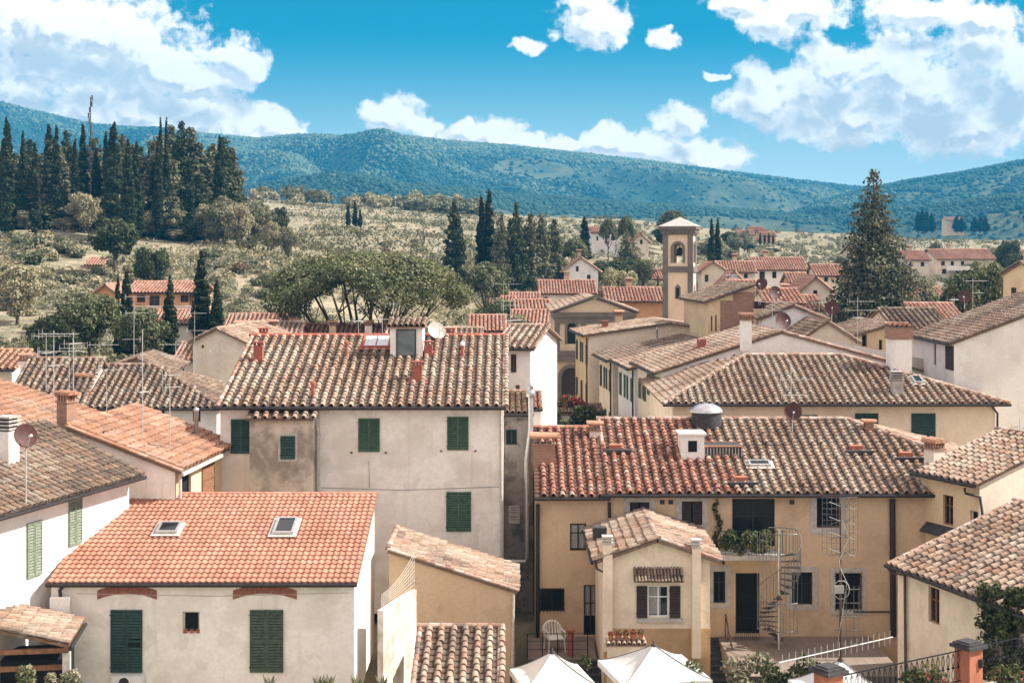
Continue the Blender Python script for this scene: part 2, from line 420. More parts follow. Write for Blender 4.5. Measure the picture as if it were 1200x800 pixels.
def lay_tiles(mb, poly, style='tuscan', pal='old', jit=1., Wt=None, Lt=None, pal2=None, umax=0):
    p, e, s, nn = frame(poly)
    q = np.stack(((p - p[0]) @ e, (p - p[0]) @ s), 1)
    Wt = Wt or {'tuscan': .43, 'coppi': .27, 'new': .225, 'far': .42}[style]
    Lt = Lt or {'tuscan': .37, 'coppi': .36, 'new': .345, 'far': .6}[style]
    u0, u1, v1 = q[:, 0].min(), q[:, 0].max(), q[:, 1].max()
    nc = max(1, round((u1 - u0) / Wt)); Wt = (u1 - u0) / nc
    nr = max(1, round(v1 / Lt)); Lt = v1 / nr
    I, J = np.meshgrid(np.arange(nc), np.arange(nr))
    I = I.ravel(); J = J.ravel()
    u = u0 + (I + .5) * Wt; v = (J + .5) * Lt
    k = inside(q, u, v, .02); I, J, u, v = I[k], J[k], u[k], v[k]
    def put(tv, tf, uu, vv, C, jitter, dark_front=None):
        n = len(uu); T = np.asarray(tv, float)
        a = rng.normal(0, .025 * jitter, n); ca, sa = np.cos(a)[:, None], np.sin(a)[:, None]
        x = T[None, :, 0] * ca - T[None, :, 1] * sa; y = T[None, :, 0] * sa + T[None, :, 1] * ca
        slip = np.where(rng.random(n) < .02 * min(1, jitter), rng.uniform(-.12, .02, n), 0.)
        vv = vv + slip
        U = uu[:, None] + x + rng.normal(0, .012 * jitter, n)[:, None]
        V = vv[:, None] + y + rng.normal(0, .014 * jitter, n)[:, None]
        tilt = rng.normal(0, .05 * jitter, n)[:, None]
        Z = T[None, :, 2] + np.abs(rng.normal(0, .008 * jitter, n))[:, None] + tilt * (.2 - T[None, :, 1]) * .25
        X = p[0] + U[..., None] * e + V[..., None] * s + Z[..., None] * nn
        fs = np.concatenate([np.asarray(tf) + i * len(T) for i in range(n)]) if n < 1 else (np.asarray(tf)[None] + (np.arange(n) * len(T))[:, None, None]).reshape(-1, len(tf[0]))
        mb.np(X.reshape(-1, 3), fs, np.repeat(C, len(T), 0))
    n = len(u)
    if n == 0: return
    second = (u + rng.normal(0, .5, n) < umax) if pal2 else None
    pick0 = pick
    key = float(rng.uniform(0, 90))
    def pick_(pal_, n_):
        C = pick0(pal_, n_, u, v, key)
        if second is not None: C[second] = pick0(pal2, int(second.sum()))
        return C
    b = -Lt / 2
    if style == 'new':
        xs = np.array([-.5, -.36, -.2, -.02, .14, .3, .5]) * Wt; zs = np.array([.005, .03, .042, .03, .008, .0, .005])
        T = [(x, b - .02, z + .045) for x, z in zip(xs, zs)] + [(x, b + Lt + .02, z) for x, z in zip(xs, zs)] + [(x, b - .02, z - .01) for x, z in zip(xs, zs)]
        fs = [(i, i + 1, 8 + i, 7 + i) for i in range(6)] + [(14 + i, 15 + i, i + 1, i) for i in range(6)]
        put(T, fs, u, v, pick_(pal, n), .22)
        return
    if style == 'coppi' or style == 'far':
        ks = 5 if style == 'coppi' else 4; r0, r1 = .40 * Wt, .32 * Wt
    else:
        ks = 6; r0, r1 = .122, .098
        x = Wt * .44   # flat pan, darkened by dirt and painted gap shade
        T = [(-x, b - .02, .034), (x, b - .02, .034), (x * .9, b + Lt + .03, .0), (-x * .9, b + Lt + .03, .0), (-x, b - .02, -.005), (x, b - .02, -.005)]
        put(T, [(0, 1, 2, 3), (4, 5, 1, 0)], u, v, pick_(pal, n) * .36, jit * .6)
        u = u + Wt / 2
    th = np.linspace(0, pi, ks + 1)
    T = [(r0 * cos(t), b - .035, r0 * sin(t) * 1.05 + .05) for t in th] + [(r1 * cos(t), b + Lt + .06, r1 * sin(t) * .95 + .022) for t in th]
    T += [(r0 * cos(t) * .78, b - .035, r0 * sin(t) * .8 + .05) for t in th]
    fs = [(i, i + 1, ks + 2 + i, ks + 1 + i) for i in range(ks)] + [(2 * ks + 2 + i, 2 * ks + 3 + i, i + 1, i) for i in range(ks)]
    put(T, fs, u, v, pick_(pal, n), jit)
    if style != 'tuscan':   # gutters of upturned tiles between the covers, with dirt and gap shade painted in
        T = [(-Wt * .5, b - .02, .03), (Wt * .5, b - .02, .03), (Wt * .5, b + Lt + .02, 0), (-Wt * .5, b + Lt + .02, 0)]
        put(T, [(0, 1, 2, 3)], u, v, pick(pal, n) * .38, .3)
def ridge_tiles(mb, a, b, pal='old', r=.14, L=.40, col=None, lift=.03):
    a = np.array(a, float); b = np.array(b, float); d = b - a; D_ = np.linalg.norm(d); d /= D_
    n = max(1, int(round(D_ / L))); L = D_ / n
    side = np.cross(d, (0, 0, 1.)); side /= np.linalg.norm(side) + 1e-9; up = np.cross(side, d)
    C = pick(pal, n) if col is None else np.array([col] * n) * rng.uniform(.85, 1.1, (n, 1))
    th = np.linspace(-.15, pi + .15, 7)
    for i in range(n):
        rr = rng.normal(0, .006, 2)
        o0 = a + d * (i * L - .02) + side * rr[0]; o1 = a + d * ((i + 1) * L + .04) + side * rr[1]
        V = [o0 + side * r * cos(t) + up * (r * sin(t) * .9 + lift) for t in th] + [o1 + side * r * .86 * cos(t) + up * (r * .82 * sin(t) + lift - .01) for t in th]
        mb.np(V, [(k, k + 1, 8 + k, 7 + k) for k in range(6)], C[i])
        mb.poly(V[:7][::-1], C[i] * .8); mb.poly(V[7:], C[i] * .8)
# ------------------------------------------------------------------ terrain
TX = np.array([-400, 0, 150, 300, 450, 600, 750, 900, 1050, 1200, 1600], float)
TY = np.array([-60, 40, 54, 55, 61.1, 62, 80, 110, 150, 190, 230, 270, 340, 430, 520, 640, 900, 1500], float)
TZ = np.array([
 [0,0,0,-.3,-1,-1.3,-1.3,-1.3,-1,-.5,0], [0,.3,.3,-.3,-1.2,-1.4,-1.4,-1.4,-1.2,-.6,0], [.5,.5,.5,0,-1,-1.3,-1.3,-1.3,-1,-.4,0],
 [.5,.5,.5,.2,-1.4,-1.6,-1.7,-1.7,-1.5,-.6,0], [.6,.6,.6,.3,-1.4,-1.6,-1.7,-1.7,-1.5,-.6,0], [.8,.8,.8,.4,-.05,-.05,-.05,-.05,-.05,-.05,0], [1,1,1,.5,0,0,0,0,0,0,0],
 [4,3.5,3,2,1.2,0,0,0,.5,1,1], [8,7.4,7,5.5,3.5,2,1.5,2,3,3,3], [13.5,13,12,10.5,7,6,5,6,6,6,6],
 [21,20,19,18,11.5,10,9.5,9,9,9,9], [22,21.5,20.8,20.2,15.8,14.5,13.5,10.5,9.5,9.5,9.5], [24,24,25,24,22.5,20,19,13.5,10.5,10.2,10],
 [30,32,33,32,29.5,26,24,19.5,17.5,17.5,17], [40,40,40,38.5,35.5,31,28.5,25.5,24,23.5,22.5], [30,30,30,28,24,20,18,16,15,15,15],
 [5,5,5,3,2,0,0,0,0,0,0], [-5,-5,-5,-5,-5,-5,-5,-5,-5,-5,-5]], float)
def interp_t(px, Y):
    px = np.clip(px, TX[0], TX[-1]); Y = np.clip(Y, TY[0], TY[-1])
    i = np.clip(np.searchsorted(TX, px) - 1, 0, len(TX) - 2); j = np.clip(np.searchsorted(TY, Y) - 1, 0, len(TY) - 2)
    a = (px - TX[i]) / (TX[i + 1] - TX[i]); b = (Y - TY[j]) / (TY[j + 1] - TY[j])
    return (TZ[j, i] * (1 - a) + TZ[j, i + 1] * a) * (1 - b) + (TZ[j + 1, i] * (1 - a) + TZ[j + 1, i + 1] * a) * b
def ground(X, Y):
    X = np.asarray(X, float); Y = np.asarray(Y, float)
    z = interp_t(600 + X * F / np.maximum(Y, 45), Y)
    k = np.clip((Y - 110) / 120, 0, 1)
    return z + k * ((fbm(X / 40, Y / 40, 3, 5) - .44) * 4. + (fbm(X / 9, Y / 9, 2, 8) - .37) * .9)
def ground_mat():
    m, n, b = mat_new('dry_grass_ground')
    p = pos(n)
    a = n.noise(p, .035, 6, .65); c = n.noise(p, .35, 5, .65); f = n.noise(p, 2.2, 4, .6)
    col = n.mix(n.ramp(a, .42, .6), (.25, .215, .135), (.34, .285, .195))
    col = n.mix(n.m('MULTIPLY', n.ramp(c, .46, .58), .8), col, (.15, .145, .085))
    col = n.mix(n.m('MULTIPLY', n.ramp(f, .5, .7), .5), col, (.17, .15, .085))
    n.put(b.inputs['Base Color'], col); b.inputs['Roughness'].default_value = .95
    bump(n, b, n.m('ADD', c, n.m('MULTIPLY', f, .4)), .8, .6)
    return m
def build_terrain():
    cols = np.concatenate(([-9000, -3500, -1500, -900], np.arange(-500, 1701, 14), [2100, 2700, 4700, 10000])); cols = cols.astype(float)
    Ys = np.concatenate((np.linspace(-60, 40, 8), np.geomspace(42, 1500, 190), [3000, 7000.]))
    PX, YY = np.meshgrid(cols, Ys); XX = (PX - 600) * np.maximum(YY, 45) / F
    ZZ = ground(XX, YY)
    n = len(cols); r = len(Ys)
    idx = (np.arange(r - 1)[:, None] * n + np.arange(n - 1)).ravel()
    mb = MB(); mb.np(np.stack((XX, YY, ZZ), -1).reshape(-1, 3), np.stack((idx, idx + 1, idx + n + 1, idx + n), 1))
    tag(mb.build('ground', ground_mat(), smooth=True), kind='structure')
build_terrain()

# distant hills: (crest rows by column, crest distance, base distance, base height, crest extra)
def hill_mat(name, c1, c2, c3):
    m, n, b = mat_new(name)
    p = pos(n)
    a = n.noise(p, .004, 6, .6); f = n.noise(p, .05, 5, .65)
    col = n.mix(n.ramp(a, .4, .62), c1, c2)
    col = n.mix(n.m('MULTIPLY', n.ramp(f, .5, .66), .6), col, c3)
    n.put(b.inputs['Base Color'], col); b.inputs['Roughness'].default_value = 1.
    bump(n, b, f, 1., 6.)
    return m
MT['hill'] = hill_mat('wooded_hill_ground', (.03, .06, .035), (.13, .14, .075), (.025, .045, .03))
HILLS = {
 'far': ([(-300,118),(-100,118),(0,122),(60,136),(110,147),(200,154),(300,164),(350,159),(400,164),(455,158),(520,166),(600,172),(680,181),(760,190),(850,202),(930,212),(1000,220),(1080,226),(1200,232),(1500,236)], 2900, 1300, -5),
 'right': ([(900,262),(960,238),(1010,224),(1060,214),(1120,205),(1160,197),(1200,189),(1300,172),(1600,150)], 2200, 1000, -5),
 'low': ([(-300,240),(0,236),(200,236),(290,220),(340,212),(385,204),(430,210),(480,219),(560,226),(650,232),(750,240),(850,246),(950,254),(1040,262),(1120,268),(1200,274),(1500,280)], 1750, 950, -5),
}
def hill_pt(key, px, t):
    sk, Yc, Yb, zb = HILLS[key]
    a = np.array(sk, float)
    row = np.interp(px, a[:, 0], a[:, 1])
    X0 = (px - 600) / F
    Yc_ = Yc * (1 + .10 * (fbm(px / 210., px * 0, 2, 31) - .4))
    zc = ZC - (row - H0) * Yc_ / F
    Y = Yb + t * (Yc_ - Yb); X = X0 * Y
    prof = np.where(t <= 1, np.sin(np.clip(t, 0, 1) * pi / 2) ** 1.12, 1 - (t - 1) ** 2 * 1.6)
    spur = np.abs(fbm(X / 340 + Y / 900, Y / 800, 4, 11) - .47) * 2.2
    k = np.clip(np.minimum(t * 1.4, (1.0 - t) * 1.8), 0, 1)
    z = zb + (zc - zb) * prof - k * (zc - zb) * 1.0 * (.5 - spur) + k * (fbm(X / 90, Y / 90, 3, 17) - .44) * 26
    return X, Y, z
FOREST = {}
for key, npx in (('far', 420), ('right', 200), ('low', 420)):
    sk = HILLS[key][0]
    cols = np.linspace(sk[0][0], sk[-1][0], npx); ts = np.concatenate((np.linspace(-.02, 1, 80), [1.06, 1.15, 1.3, 1.5]))
    PX, TT = np.meshgrid(cols, ts)
    X, Y, Z = hill_pt(key, PX, TT)
    n = len(cols); r = len(ts); idx = (np.arange(r - 1)[:, None] * n + np.arange(n - 1)).ravel()
    mb = MB(); mb.np(np.stack((X, Y, Z), -1).reshape(-1, 3), np.stack((idx, idx + 1, idx + n + 1, idx + n), 1))
    tag(mb.build('hills', MT['hill'], smooth=True), kind='structure')
    # the wood that covers it: one mass of crowns
    N = {'far': 115000, 'right': 56000, 'low': 46000}[key]
    px = rng.uniform(max(sk[0][0], -70), min(sk[-1][0], 1270), N)
    t = np.concatenate((rng.uniform(.12, 1.0, N - N // 8) ** .9, rng.uniform(.97, 1.01, N // 8)))
    X, Y, Z = hill_pt(key, px, t)
    clear = fbm(X / 260, Y / 420, 4, 23)
    keep = (clear < .50) | (rng.random(N) < .06) | (t > .95)
    X, Y, Z, clear = X[keep], Y[keep], Z[keep], clear[keep]; N = len(X)
    R = rng.uniform(2.2, 4.6, N) * (Y / 2200) ** .5
    Hh = R * rng.uniform(.7, 1.2, N)
    base = np.array([(1, 0, 0), (0, 1, 0), (-1, 0, 0), (0, -1, 0), (.1, .1, 1), (.62, .62, .62), (-.62, .62, .62), (-.62, -.62, .62), (.62, -.62, .62)], float)
    V = base[None] * rng.uniform(.75, 1.25, (N, 9, 1)); V = V * np.stack((R, R, Hh), 1)[:, None, :]
    a = rng.uniform(0, 6.28, N); ca, sa = np.cos(a)[:, None], np.sin(a)[:, None]
    V = np.stack((V[..., 0] * ca - V[..., 1] * sa, V[..., 0] * sa + V[..., 1] * ca, V[..., 2]), -1) + np.stack((X, Y, Z), 1)[:, None, :]
    T = [(0, 5, 8), (0, 1, 5), (1, 6, 5), (1, 2, 6), (2, 7, 6), (2, 3, 7), (3, 8, 7), (3, 0, 8), (4, 8, 5), (4, 5, 6), (4, 6, 7), (4, 7, 8)]
    fs = (np.array(T)[None] + (np.arange(N) * 9)[:, None, None]).reshape(-1, 3)
    lit_crown = fbm(X / 420, Y / 500, 4, 77) + rng.normal(0, .05, N) > {'far': .48, 'right': .72, 'low': .70}[key]  # pale crowns paint sunlit patches; dark ones paint the low ridge's cloud shadow
    cc = np.where(lit_crown[:, None], np.array([(.07, .115, .072), (.11, .15, .085), (.15, .175, .10)])[rng.choice(3, N)], np.array([(.02, .05, .035), (.03, .065, .045), (.04, .075, .05)])[rng.choice(3, N)]) * rng.uniform(.7, 1.25, (N, 1))
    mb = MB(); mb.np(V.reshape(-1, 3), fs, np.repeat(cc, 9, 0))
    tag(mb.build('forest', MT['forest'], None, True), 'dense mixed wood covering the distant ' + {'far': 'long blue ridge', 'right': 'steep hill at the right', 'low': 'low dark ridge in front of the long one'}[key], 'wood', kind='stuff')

# ------------------------------------------------------------------ air
def haze():
    m = bpy.data.materials.new('haze'); m.use_nodes = True; nt = m.node_tree
    nt.nodes.remove(nt.nodes['Principled BSDF'])
    v = nt.nodes.new('ShaderNodeVolumePrincipled')
    v.inputs['Color'].default_value = (.032, .385, .74, 1); v.inputs['Density'].default_value = HAZE
    nt.links.new(v.outputs[0], nt.nodes['Material Output'].inputs['Volume'])
    mb = MB(); mb.box(-14000, 14000, -300, 4100, -8, 560)
    o = tag(mb.build('haze', m), kind='stuff')
HAZE = 2.3e-4
haze()

MT['slot_shade'] = plain('painted_slot_shade', (.02, .024, .02), .9)  # near-black colour painting the shade in louvre gaps
# ------------------------------------------------------------------ houses
HOUSES = []
class House:
    """A building: an Empty at the front left corner of its facade; x along the facade, y into the depth."""
    def __init__(s, name, label, X, Y, w, d, zb, ze, th=0., cat='house', group=None):
        s.w, s.d, s.zb, s.ze, s.th = w, d, zb, ze, th
        s.o = np.array((X, Y, zb)); s.R = rotz(th)
        s.root = empty(name, (X, Y, zb), th, label, cat, group)
        s.h = ze - zb
        s.sides = {'F': ((0, 0), (1, 0), (0, -1), w), 'R': ((w, 0), (0, 1), (1, 0), d), 'B': ((w, d), (-1, 0), (0, 1), w), 'L': ((0, d), (0, -1), (-1, 0), d)}
        s.holes = {k: [] for k in 'FRBL'}; s.planes = []; s.roofo = None
        HOUSES.append(s)
    def loc(s, p): return s.R.T @ (np.array(p, float) - s.o)
    def wld(s, p): return s.R @ np.array(p, float) + s.o
    def pix(s, side, px, py):
        A, ax, out, L = s.sides[side]
        Aw = s.wld((*A, 0)); aw = s.R @ np.array((*ax, 0.)); k = (px - 600) / F
        t = (k * Aw[1] - Aw[0]) / (aw[0] - k * aw[1])
        Y = Aw[1] + t * aw[1]
        return t, ZC - (py - H0) * Y / F - s.zb
    def rect(s, side, x0, y0, x1, y1):
        yc = .5 * (y0 + y1)
        a0, a1 = s.pix(side, x0, yc)[0], s.pix(side, x1, yc)[0]; xm = .5 * (x0 + x1)
        return min(a0, a1), max(a0, a1), s.pix(side, xm, y1)[1], s.pix(side, xm, y0)[1]
    def pt(s, side, a, b, z):
        A, ax, out, L = s.sides[side]
        return np.array((A[0] + ax[0] * a + out[0] * b, A[1] + ax[1] * a + out[1] * b, z))
    def wbox(s, mb, side, a0, a1, b0, b1, z0, z1, C=None):
        V = [s.pt(side, a, b, z) for z in (z0, z1) for b in (b0, b1) for a in (a0, a1)]
        mb.np(V, [(0, 2, 3, 1), (4, 5, 7, 6), (0, 1, 5, 4), (2, 6, 7, 3), (0, 4, 6, 2), (1, 3, 7, 5)], C)
    def walls(s, mat, tops=None, mats=None):
        """mats: other plaster for single sides"""
        groups = {}
        for side in 'FRBL': groups.setdefault((mats or {}).get(side, mat), []).append(side)
        for m_, sides in groups.items():
            mb = MB()
            for side in sides:
                A, ax, out, L = s.sides[side]; hs = s.holes[side]
                us = sorted({0., L, *[v for h in hs for v in h[:2]]}); zs = sorted({0., s.h, *[v for h in hs for v in h[2:]]})
                for i in range(len(us) - 1):
                    for j in range(len(zs) - 1):
                        uc, zc = .5 * (us[i] + us[i + 1]), .5 * (zs[j] + zs[j + 1])
                        if uc < 0 or uc > L or zc > s.h or zc < 0 or any(h[0] < uc < h[1] and h[2] < zc < h[3] for h in hs): continue
                        mb.np([s.pt(side, us[i], 0, zs[j]), s.pt(side, us[i + 1], 0, zs[j]), s.pt(side, us[i + 1], 0, zs[j + 1]), s.pt(side, us[i], 0, zs[j + 1])], [(0, 1, 2, 3)])
                for (a0, a1, z0, z1) in hs:
                    q = [(a0, z0), (a1, z0), (a1, z1), (a0, z1)]
                    for k in range(4):
                        (a, z), (b, y) = q[k], q[(k + 1) % 4]
                        mb.np([s.pt(side, a, 0, z), s.pt(side, b, 0, y), s.pt(side, b, -.22, y), s.pt(side, a, -.22, z)], [(0, 1, 2, 3)])
                for t in (tops or {}).get(side, []): mb.poly([s.pt(side, a, 0, z) for a, z in t])
            mb.build('wall', m_, s.root)
    def roof(s, kind, rise, ov=.45, ovs=.3, ridge=None, hips=(0, 0), style='tuscan', pal='old', mat=None, gut='F', rcol=None, verge=True, zr=None, soffit=(.22, .15, .10), thick=.13, tilekw={}):
        w, d, h = s.w, s.d, s.h
        P_, R_, V_, G_ = [], [], [], []
        if kind == 'x':
            ry = ridge if ridge is not None else d / 2; sl = rise / ry; sb = rise / (d - ry) if d > ry else sl
            zf, zk, zt = h - ov * sl, h - ov * sb, h + rise
            P_ = [[(-ovs, -ov, zf), (w + ovs, -ov, zf), (w + ovs, ry, zt), (-ovs, ry, zt)]]
            if d - ry > .3: P_.append([(w + ovs, d + ov, zk), (-ovs, d + ov, zk), (-ovs, ry, zt), (w + ovs, ry, zt)])
            R_ = [((-ovs, ry, zt), (w + ovs, ry, zt))]
            for xx in (-ovs + .1, w + ovs - .1): V_ += [((xx, -ov, zf), (xx, ry, zt))]
            tops = {'R': [[(0, h), (d, h), (ry, h + rise)]], 'L': [[(0, h), (d, h), (d - ry, h + rise)]]}
        elif kind == 'y':
            rx = ridge if ridge is not None else w / 2; sl = rise / rx; z2 = (zr if zr is not None else h); sr = (h + rise - z2) / (w - rx)
            zt = h + rise; zl, zr_ = h - ov * sl, z2 - ov * sr
            P_ = [[(-ov, d + ovs, zl), (-ov, -ovs, zl), (rx, -ovs, zt), (rx, d + ovs, zt)], [(w + ov, -ovs, zr_), (w + ov, d + ovs, zr_), (rx, d + ovs, zt), (rx, -ovs, zt)]]
            R_ = [((rx, -ovs, zt), (rx, d + ovs, zt))]
            V_ = [((-ov, -ovs + .1, zl), (rx, -ovs + .1, zt)), ((w + ov, -ovs + .1, zr_), (rx, -ovs + .1, zt))]
            tops = {'F': [[(0, h), (w, h), (w, z2), (rx, zt)] if abs(z2 - h) > .01 else [(0, h), (w, h), (rx, zt)]], 'B': [[(0, h), (w, h), (w - rx, zt)]]}
        elif kind == 'hip':
            ry = ridge if ridge is not None else d / 2; sl = rise / ry; zt = h + rise; z0 = h - ov * sl; hl, hr = hips
            f0, f1, b0, b1 = (-ov, -ov, z0), (w + ov, -ov, z0), (-ov, d + ov, z0), (w + ov, d + ov, z0)
            ra, rb = (hl if hl else -ovs, ry, zt), (w - hr if hr else w + ovs, ry, zt)
            P_ = [[f0, f1, rb, ra], [b1, b0, ra, rb]]
            R_ = [(ra, rb)]
            tops = {}
            if hl: P_.append([b0, f0, ra]); R_ += [(f0, ra), (b0, ra)]
            else: tops['L'] = [[(0, h), (d, h), (d - ry, zt)]]; V_ += [((-ovs + .1, -ov, z0), (-ovs + .1, ry, zt))]
            if hr: P_.append([f1, b1, rb]); R_ += [(f1, rb), (b1, rb)]
            else: tops['R'] = [[(0, h), (d, h), (ry, zt)]]; V_ += [((w + ovs - .1, -ov, z0), (w + ovs - .1, ry, zt))]
        elif kind in ('mr', 'ml'):
            sl = rise / w
            if kind == 'mr':
                P_ = [[(w + ov, -ovs, h - ov * sl), (w + ov, d + ovs, h - ov * sl), (-ovs * .3, d + ovs, h + rise), (-ovs * .3, -ovs, h + rise)]]
                tops = {'F': [[(0, h), (w, h), (0, h + rise)]], 'B': [[(0, h), (w, h), (w, h + rise)]], 'L': [[(0, h), (d, h), (d, h + rise), (0, h + rise)]]}
            else:
                P_ = [[(-ov, d + ovs, h - ov * sl), (-ov, -ovs, h - ov * sl), (w + ovs * .3, -ovs, h + rise), (w + ovs * .3, d + ovs, h + rise)]]
                tops = {'F': [[(0, h), (w, h), (w, h + rise)]], 'B': [[(0, h), (w, h), (0, h + rise)]], 'R': [[(0, h), (d, h), (d, h + rise), (0, h + rise)]]}
            a, b, c, e = P_[0]
            V_ = [(b if kind == 'ml' else a, c if kind == 'ml' else e)]
            R_ = [(c, e)]
        elif kind == 'mf':
            sl = rise / d
            P_ = [[(-ovs, -ov, h - ov * sl), (w + ovs, -ov, h - ov * sl), (w + ovs, d, h + rise), (-ovs, d, h + rise)]]
            R_ = [((-ovs, d, h + rise), (w + ovs, d, h + rise))]
            V_ = [((xx, -ov, h - ov * sl), (xx, d, h + rise)) for xx in (-ovs + .08, w + ovs - .08)]
            tops = {'R': [[(0, h), (d, h), (d, h + rise)]], 'L': [[(0, h), (d, h), (0, h + rise)]], 'B': [[(0, h), (w, h), (w, h + rise), (0, h + rise)]]}
        s.planes = P_
        mb = MB()
        for q in P_:
            a = np.array(q, float); nn = frame(q)[3]
            mb.prism(a - nn * .012, -nn * thick, soffit)
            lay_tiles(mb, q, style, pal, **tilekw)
        if style == 'new':
            for a, b in R_: ridge_tiles(mb, a, b, pal, .10, .38, rcol, 0)
        else:
            rr = .14 if style != 'far' else .2
            for a, b in R_: ridge_tiles(mb, a, b, pal, rr, .42, rcol)
            if verge:
                for a, b in V_: ridge_tiles(mb, a, b, pal, .10, .38, None, .02)
        s.roofo = mb.build('roof', MT[mat or {'old': 'tile_old', 'dark': 'tile_dark', 'red': 'tile_red', 'orange': 'tile_red', 'new': 'tile_new', 'far': 'tile_red'}[pal]], s.root)
        if gut:
            for q in P_:
                g = MB()
                a, b = np.array(q[0], float), np.array(q[1], float); dd = (b - a) / np.linalg.norm(b - a)
                out = np.cross(dd, (0, 0, 1.))
                if np.dot(out, np.mean(q, 0) - a) > 0: out = -out
                nm = 'F' if out[1] < -.5 else 'R' if out[0] > .5 else 'B' if out[1] > .5 else 'L'
                if nm in gut: g.tube([a + out * .07 + (0, 0, -.07), b + out * .07 + (0, 0, -.07)], .075, 8)
                if g.n: g.build('gutter', MT['gutter'], s.root)
        return tops
    def hit(s, px, py):
        """where the sight line through a pixel meets the roof (local)"""
        o = s.loc((0, 0, ZC)); d = s.R.T @ np.array(((px - 600) / F, 1, -(py - H0) / F)); best = None
        for q in s.planes:
            p, e, sd, nn = frame(q)
            t = np.dot(p[0] - o, nn) / np.dot(d, nn); x = o + t * d
            qq = np.stack(((p - p[0]) @ e, (p - p[0]) @ sd), 1)
            u, v = np.array([(x - p[0]) @ e]), np.array([(x - p[0]) @ sd])
            if inside(qq, u, v, -.3)[0] and (best is None or t < best[0]): best = (t, x)
        if best is None:
            p, e, sd, nn = frame(s.planes[0]); t = np.dot(p[0] - o, nn) / np.dot(d, nn); best = (t, o + t * d)
        return best[1]
    def roof_z(s, X, Y):
        x = s.loc((X, Y, 0)); zz = None
        for q in s.planes:
            p, e, sd, nn = frame(q); z = p[0][2] - ((x[0] - p[0][0]) * nn[0] + (x[1] - p[0][1]) * nn[1]) / nn[2]
            a = np.array([((c[0]), (c[1])) for c in q])
            if inside(a, np.array([x[0]]), np.array([x[1]]), -.2)[0]: zz = z if zz is None else max(zz, z)
        return None if zz is None else zz + s.zb
    # ---------------- windows, doors, shutters (sizes read in rows and columns of the photo)
    def leaf(s, side, a0, a1, z0, z1, mat, parent, b=.03, louv=True, label=None, dropped=None):
        mb = MB(); fr = .055
        for (p0, p1, q0, q1) in ((a0, a0 + fr, z0, z1), (a1 - fr, a1, z0, z1), (a0 + fr, a1 - fr, z0, z0 + .09), (a0 + fr, a1 - fr, z1 - .08, z1), (a0 + fr, a1 - fr, (z0 + z1) / 2 - .035, (z0 + z1) / 2 + .035)):
            s.wbox(mb, side, p0, p1, b, b + .045, q0, q1)
        n = max(4, int((z1 - z0 - .17) / .10)); st = (z1 - z0 - .17) / n
        for i in range(n):
            z = z0 + .09 + i * st
            if dropped and dropped[0] < (z - z0) / (z1 - z0) < dropped[1]: continue
            V = [s.pt(side, a0 + fr, b + .044, z), s.pt(side, a1 - fr, b + .044, z), s.pt(side, a1 - fr, b + .012, z + st * .62), s.pt(side, a0 + fr, b + .012, z + st * .62)]
            mb.np(V, [(0, 1, 2, 3)]); V2 = [v + np.array((0, 0, .012)) for v in V]; mb.np(V2, [(0, 1, 2, 3)])
        mb.mi = 1; s.wbox(mb, side, a0 + fr, a1 - fr, b - .012, b + .002, z0 + .09, z1 - .08, None); mb.mi = 0  # backing sheet added as painted shade between the slats
        # hinges
        for zz in (z0 + .18, z1 - .18): s.wbox(mb, side, a0 - .03, a0 + .05, b + .045, b + .055, zz - .02, zz + .02)
        return tag(mb.build('shutter', mat, parent, False, MT['slot_shade']), label)
    def win(s, style, x0, y0, x1, y1, side='F', mat='shut_green', sur=None, sill=False, frame_mat='wood', parent=None, metric=None, door=False, curtain=False, grate=False, dropped=None, label=None, muntin=True):
        a0, a1, z0, z1 = metric or s.rect(side, x0, y0, x1, y1)
        root = parent or s.root
        deep = style in ('glass', 'open', 'void')
        if deep: s.holes[side].append((a0, a1, z0, z1))
        mb = MB(); f = .06; b0 = -.16 if deep else .002; b1 = b0 + (.06 if deep else .02)
        for (p0, p1, q0, q1) in ((a0, a0 + f, z0, z1), (a1 - f, a1, z0, z1), (a0 + f, a1 - f, z1 - f, z1), (a0 + f, a1 - f, z0, z0 + f)): s.wbox(mb, side, p0, p1, b0, b1, q0, q1)
        if deep and muntin and style != 'void':
            am = (a0 + a1) / 2; s.wbox(mb, side, am - .03, am + .03, b0, b1 + .003, z0 + f, z1 - f)
            if z1 - z0 > 1.0: s.wbox(mb, side, a0 + f, a1 - f, b0 + .005, b1 - .005, z0 + (z1 - z0) * .62, z0 + (z1 - z0) * .62 + .04)
        fm = {'shut': MT[mat]}.get(style, MT[frame_mat])
        wo = mb.build('door' if door else 'window', fm, root)
        if label: wo['label'] = label
        if deep:
            pn = MB(); s.wbox(pn, side, a0 + .02, a1 - .02, -.21, -.15, z0 + .02, z1 - .02); pn.build('pane', MT['dark'] if style == 'void' else MT['glass'], wo)
            if curtain:
                cu_ = MB(); nn = 14; c0, c1 = a0 + (a1 - a0) * .08, a0 + (a1 - a0) * (.92 if curtain is True else curtain)
                V = [s.pt(side, c0 + (c1 - c0) * i / nn, -.135 + .012 * sin(i * 2.2), z) for z in (z0 + (z1 - z0) * (.38 if door else .08), z1 - .08) for i in range(nn + 1)]
                cu_.np(V, [(i, i + 1, nn + 2 + i, nn + 1 + i) for i in range(nn)]); cu_.build('curtain', MT['curtain'], wo)
        if style == 'shut':
            am = (a0 + a1) / 2
            for k, (p, q) in enumerate(((a0, am - .008), (am + .008, a1))): s.leaf(side, p, q, z0, z1, MT[mat], wo, .024, dropped=dropped if k else None)
        if style == 'single': s.leaf(side, a0, a1, z0, z1, MT[mat], wo, .024)
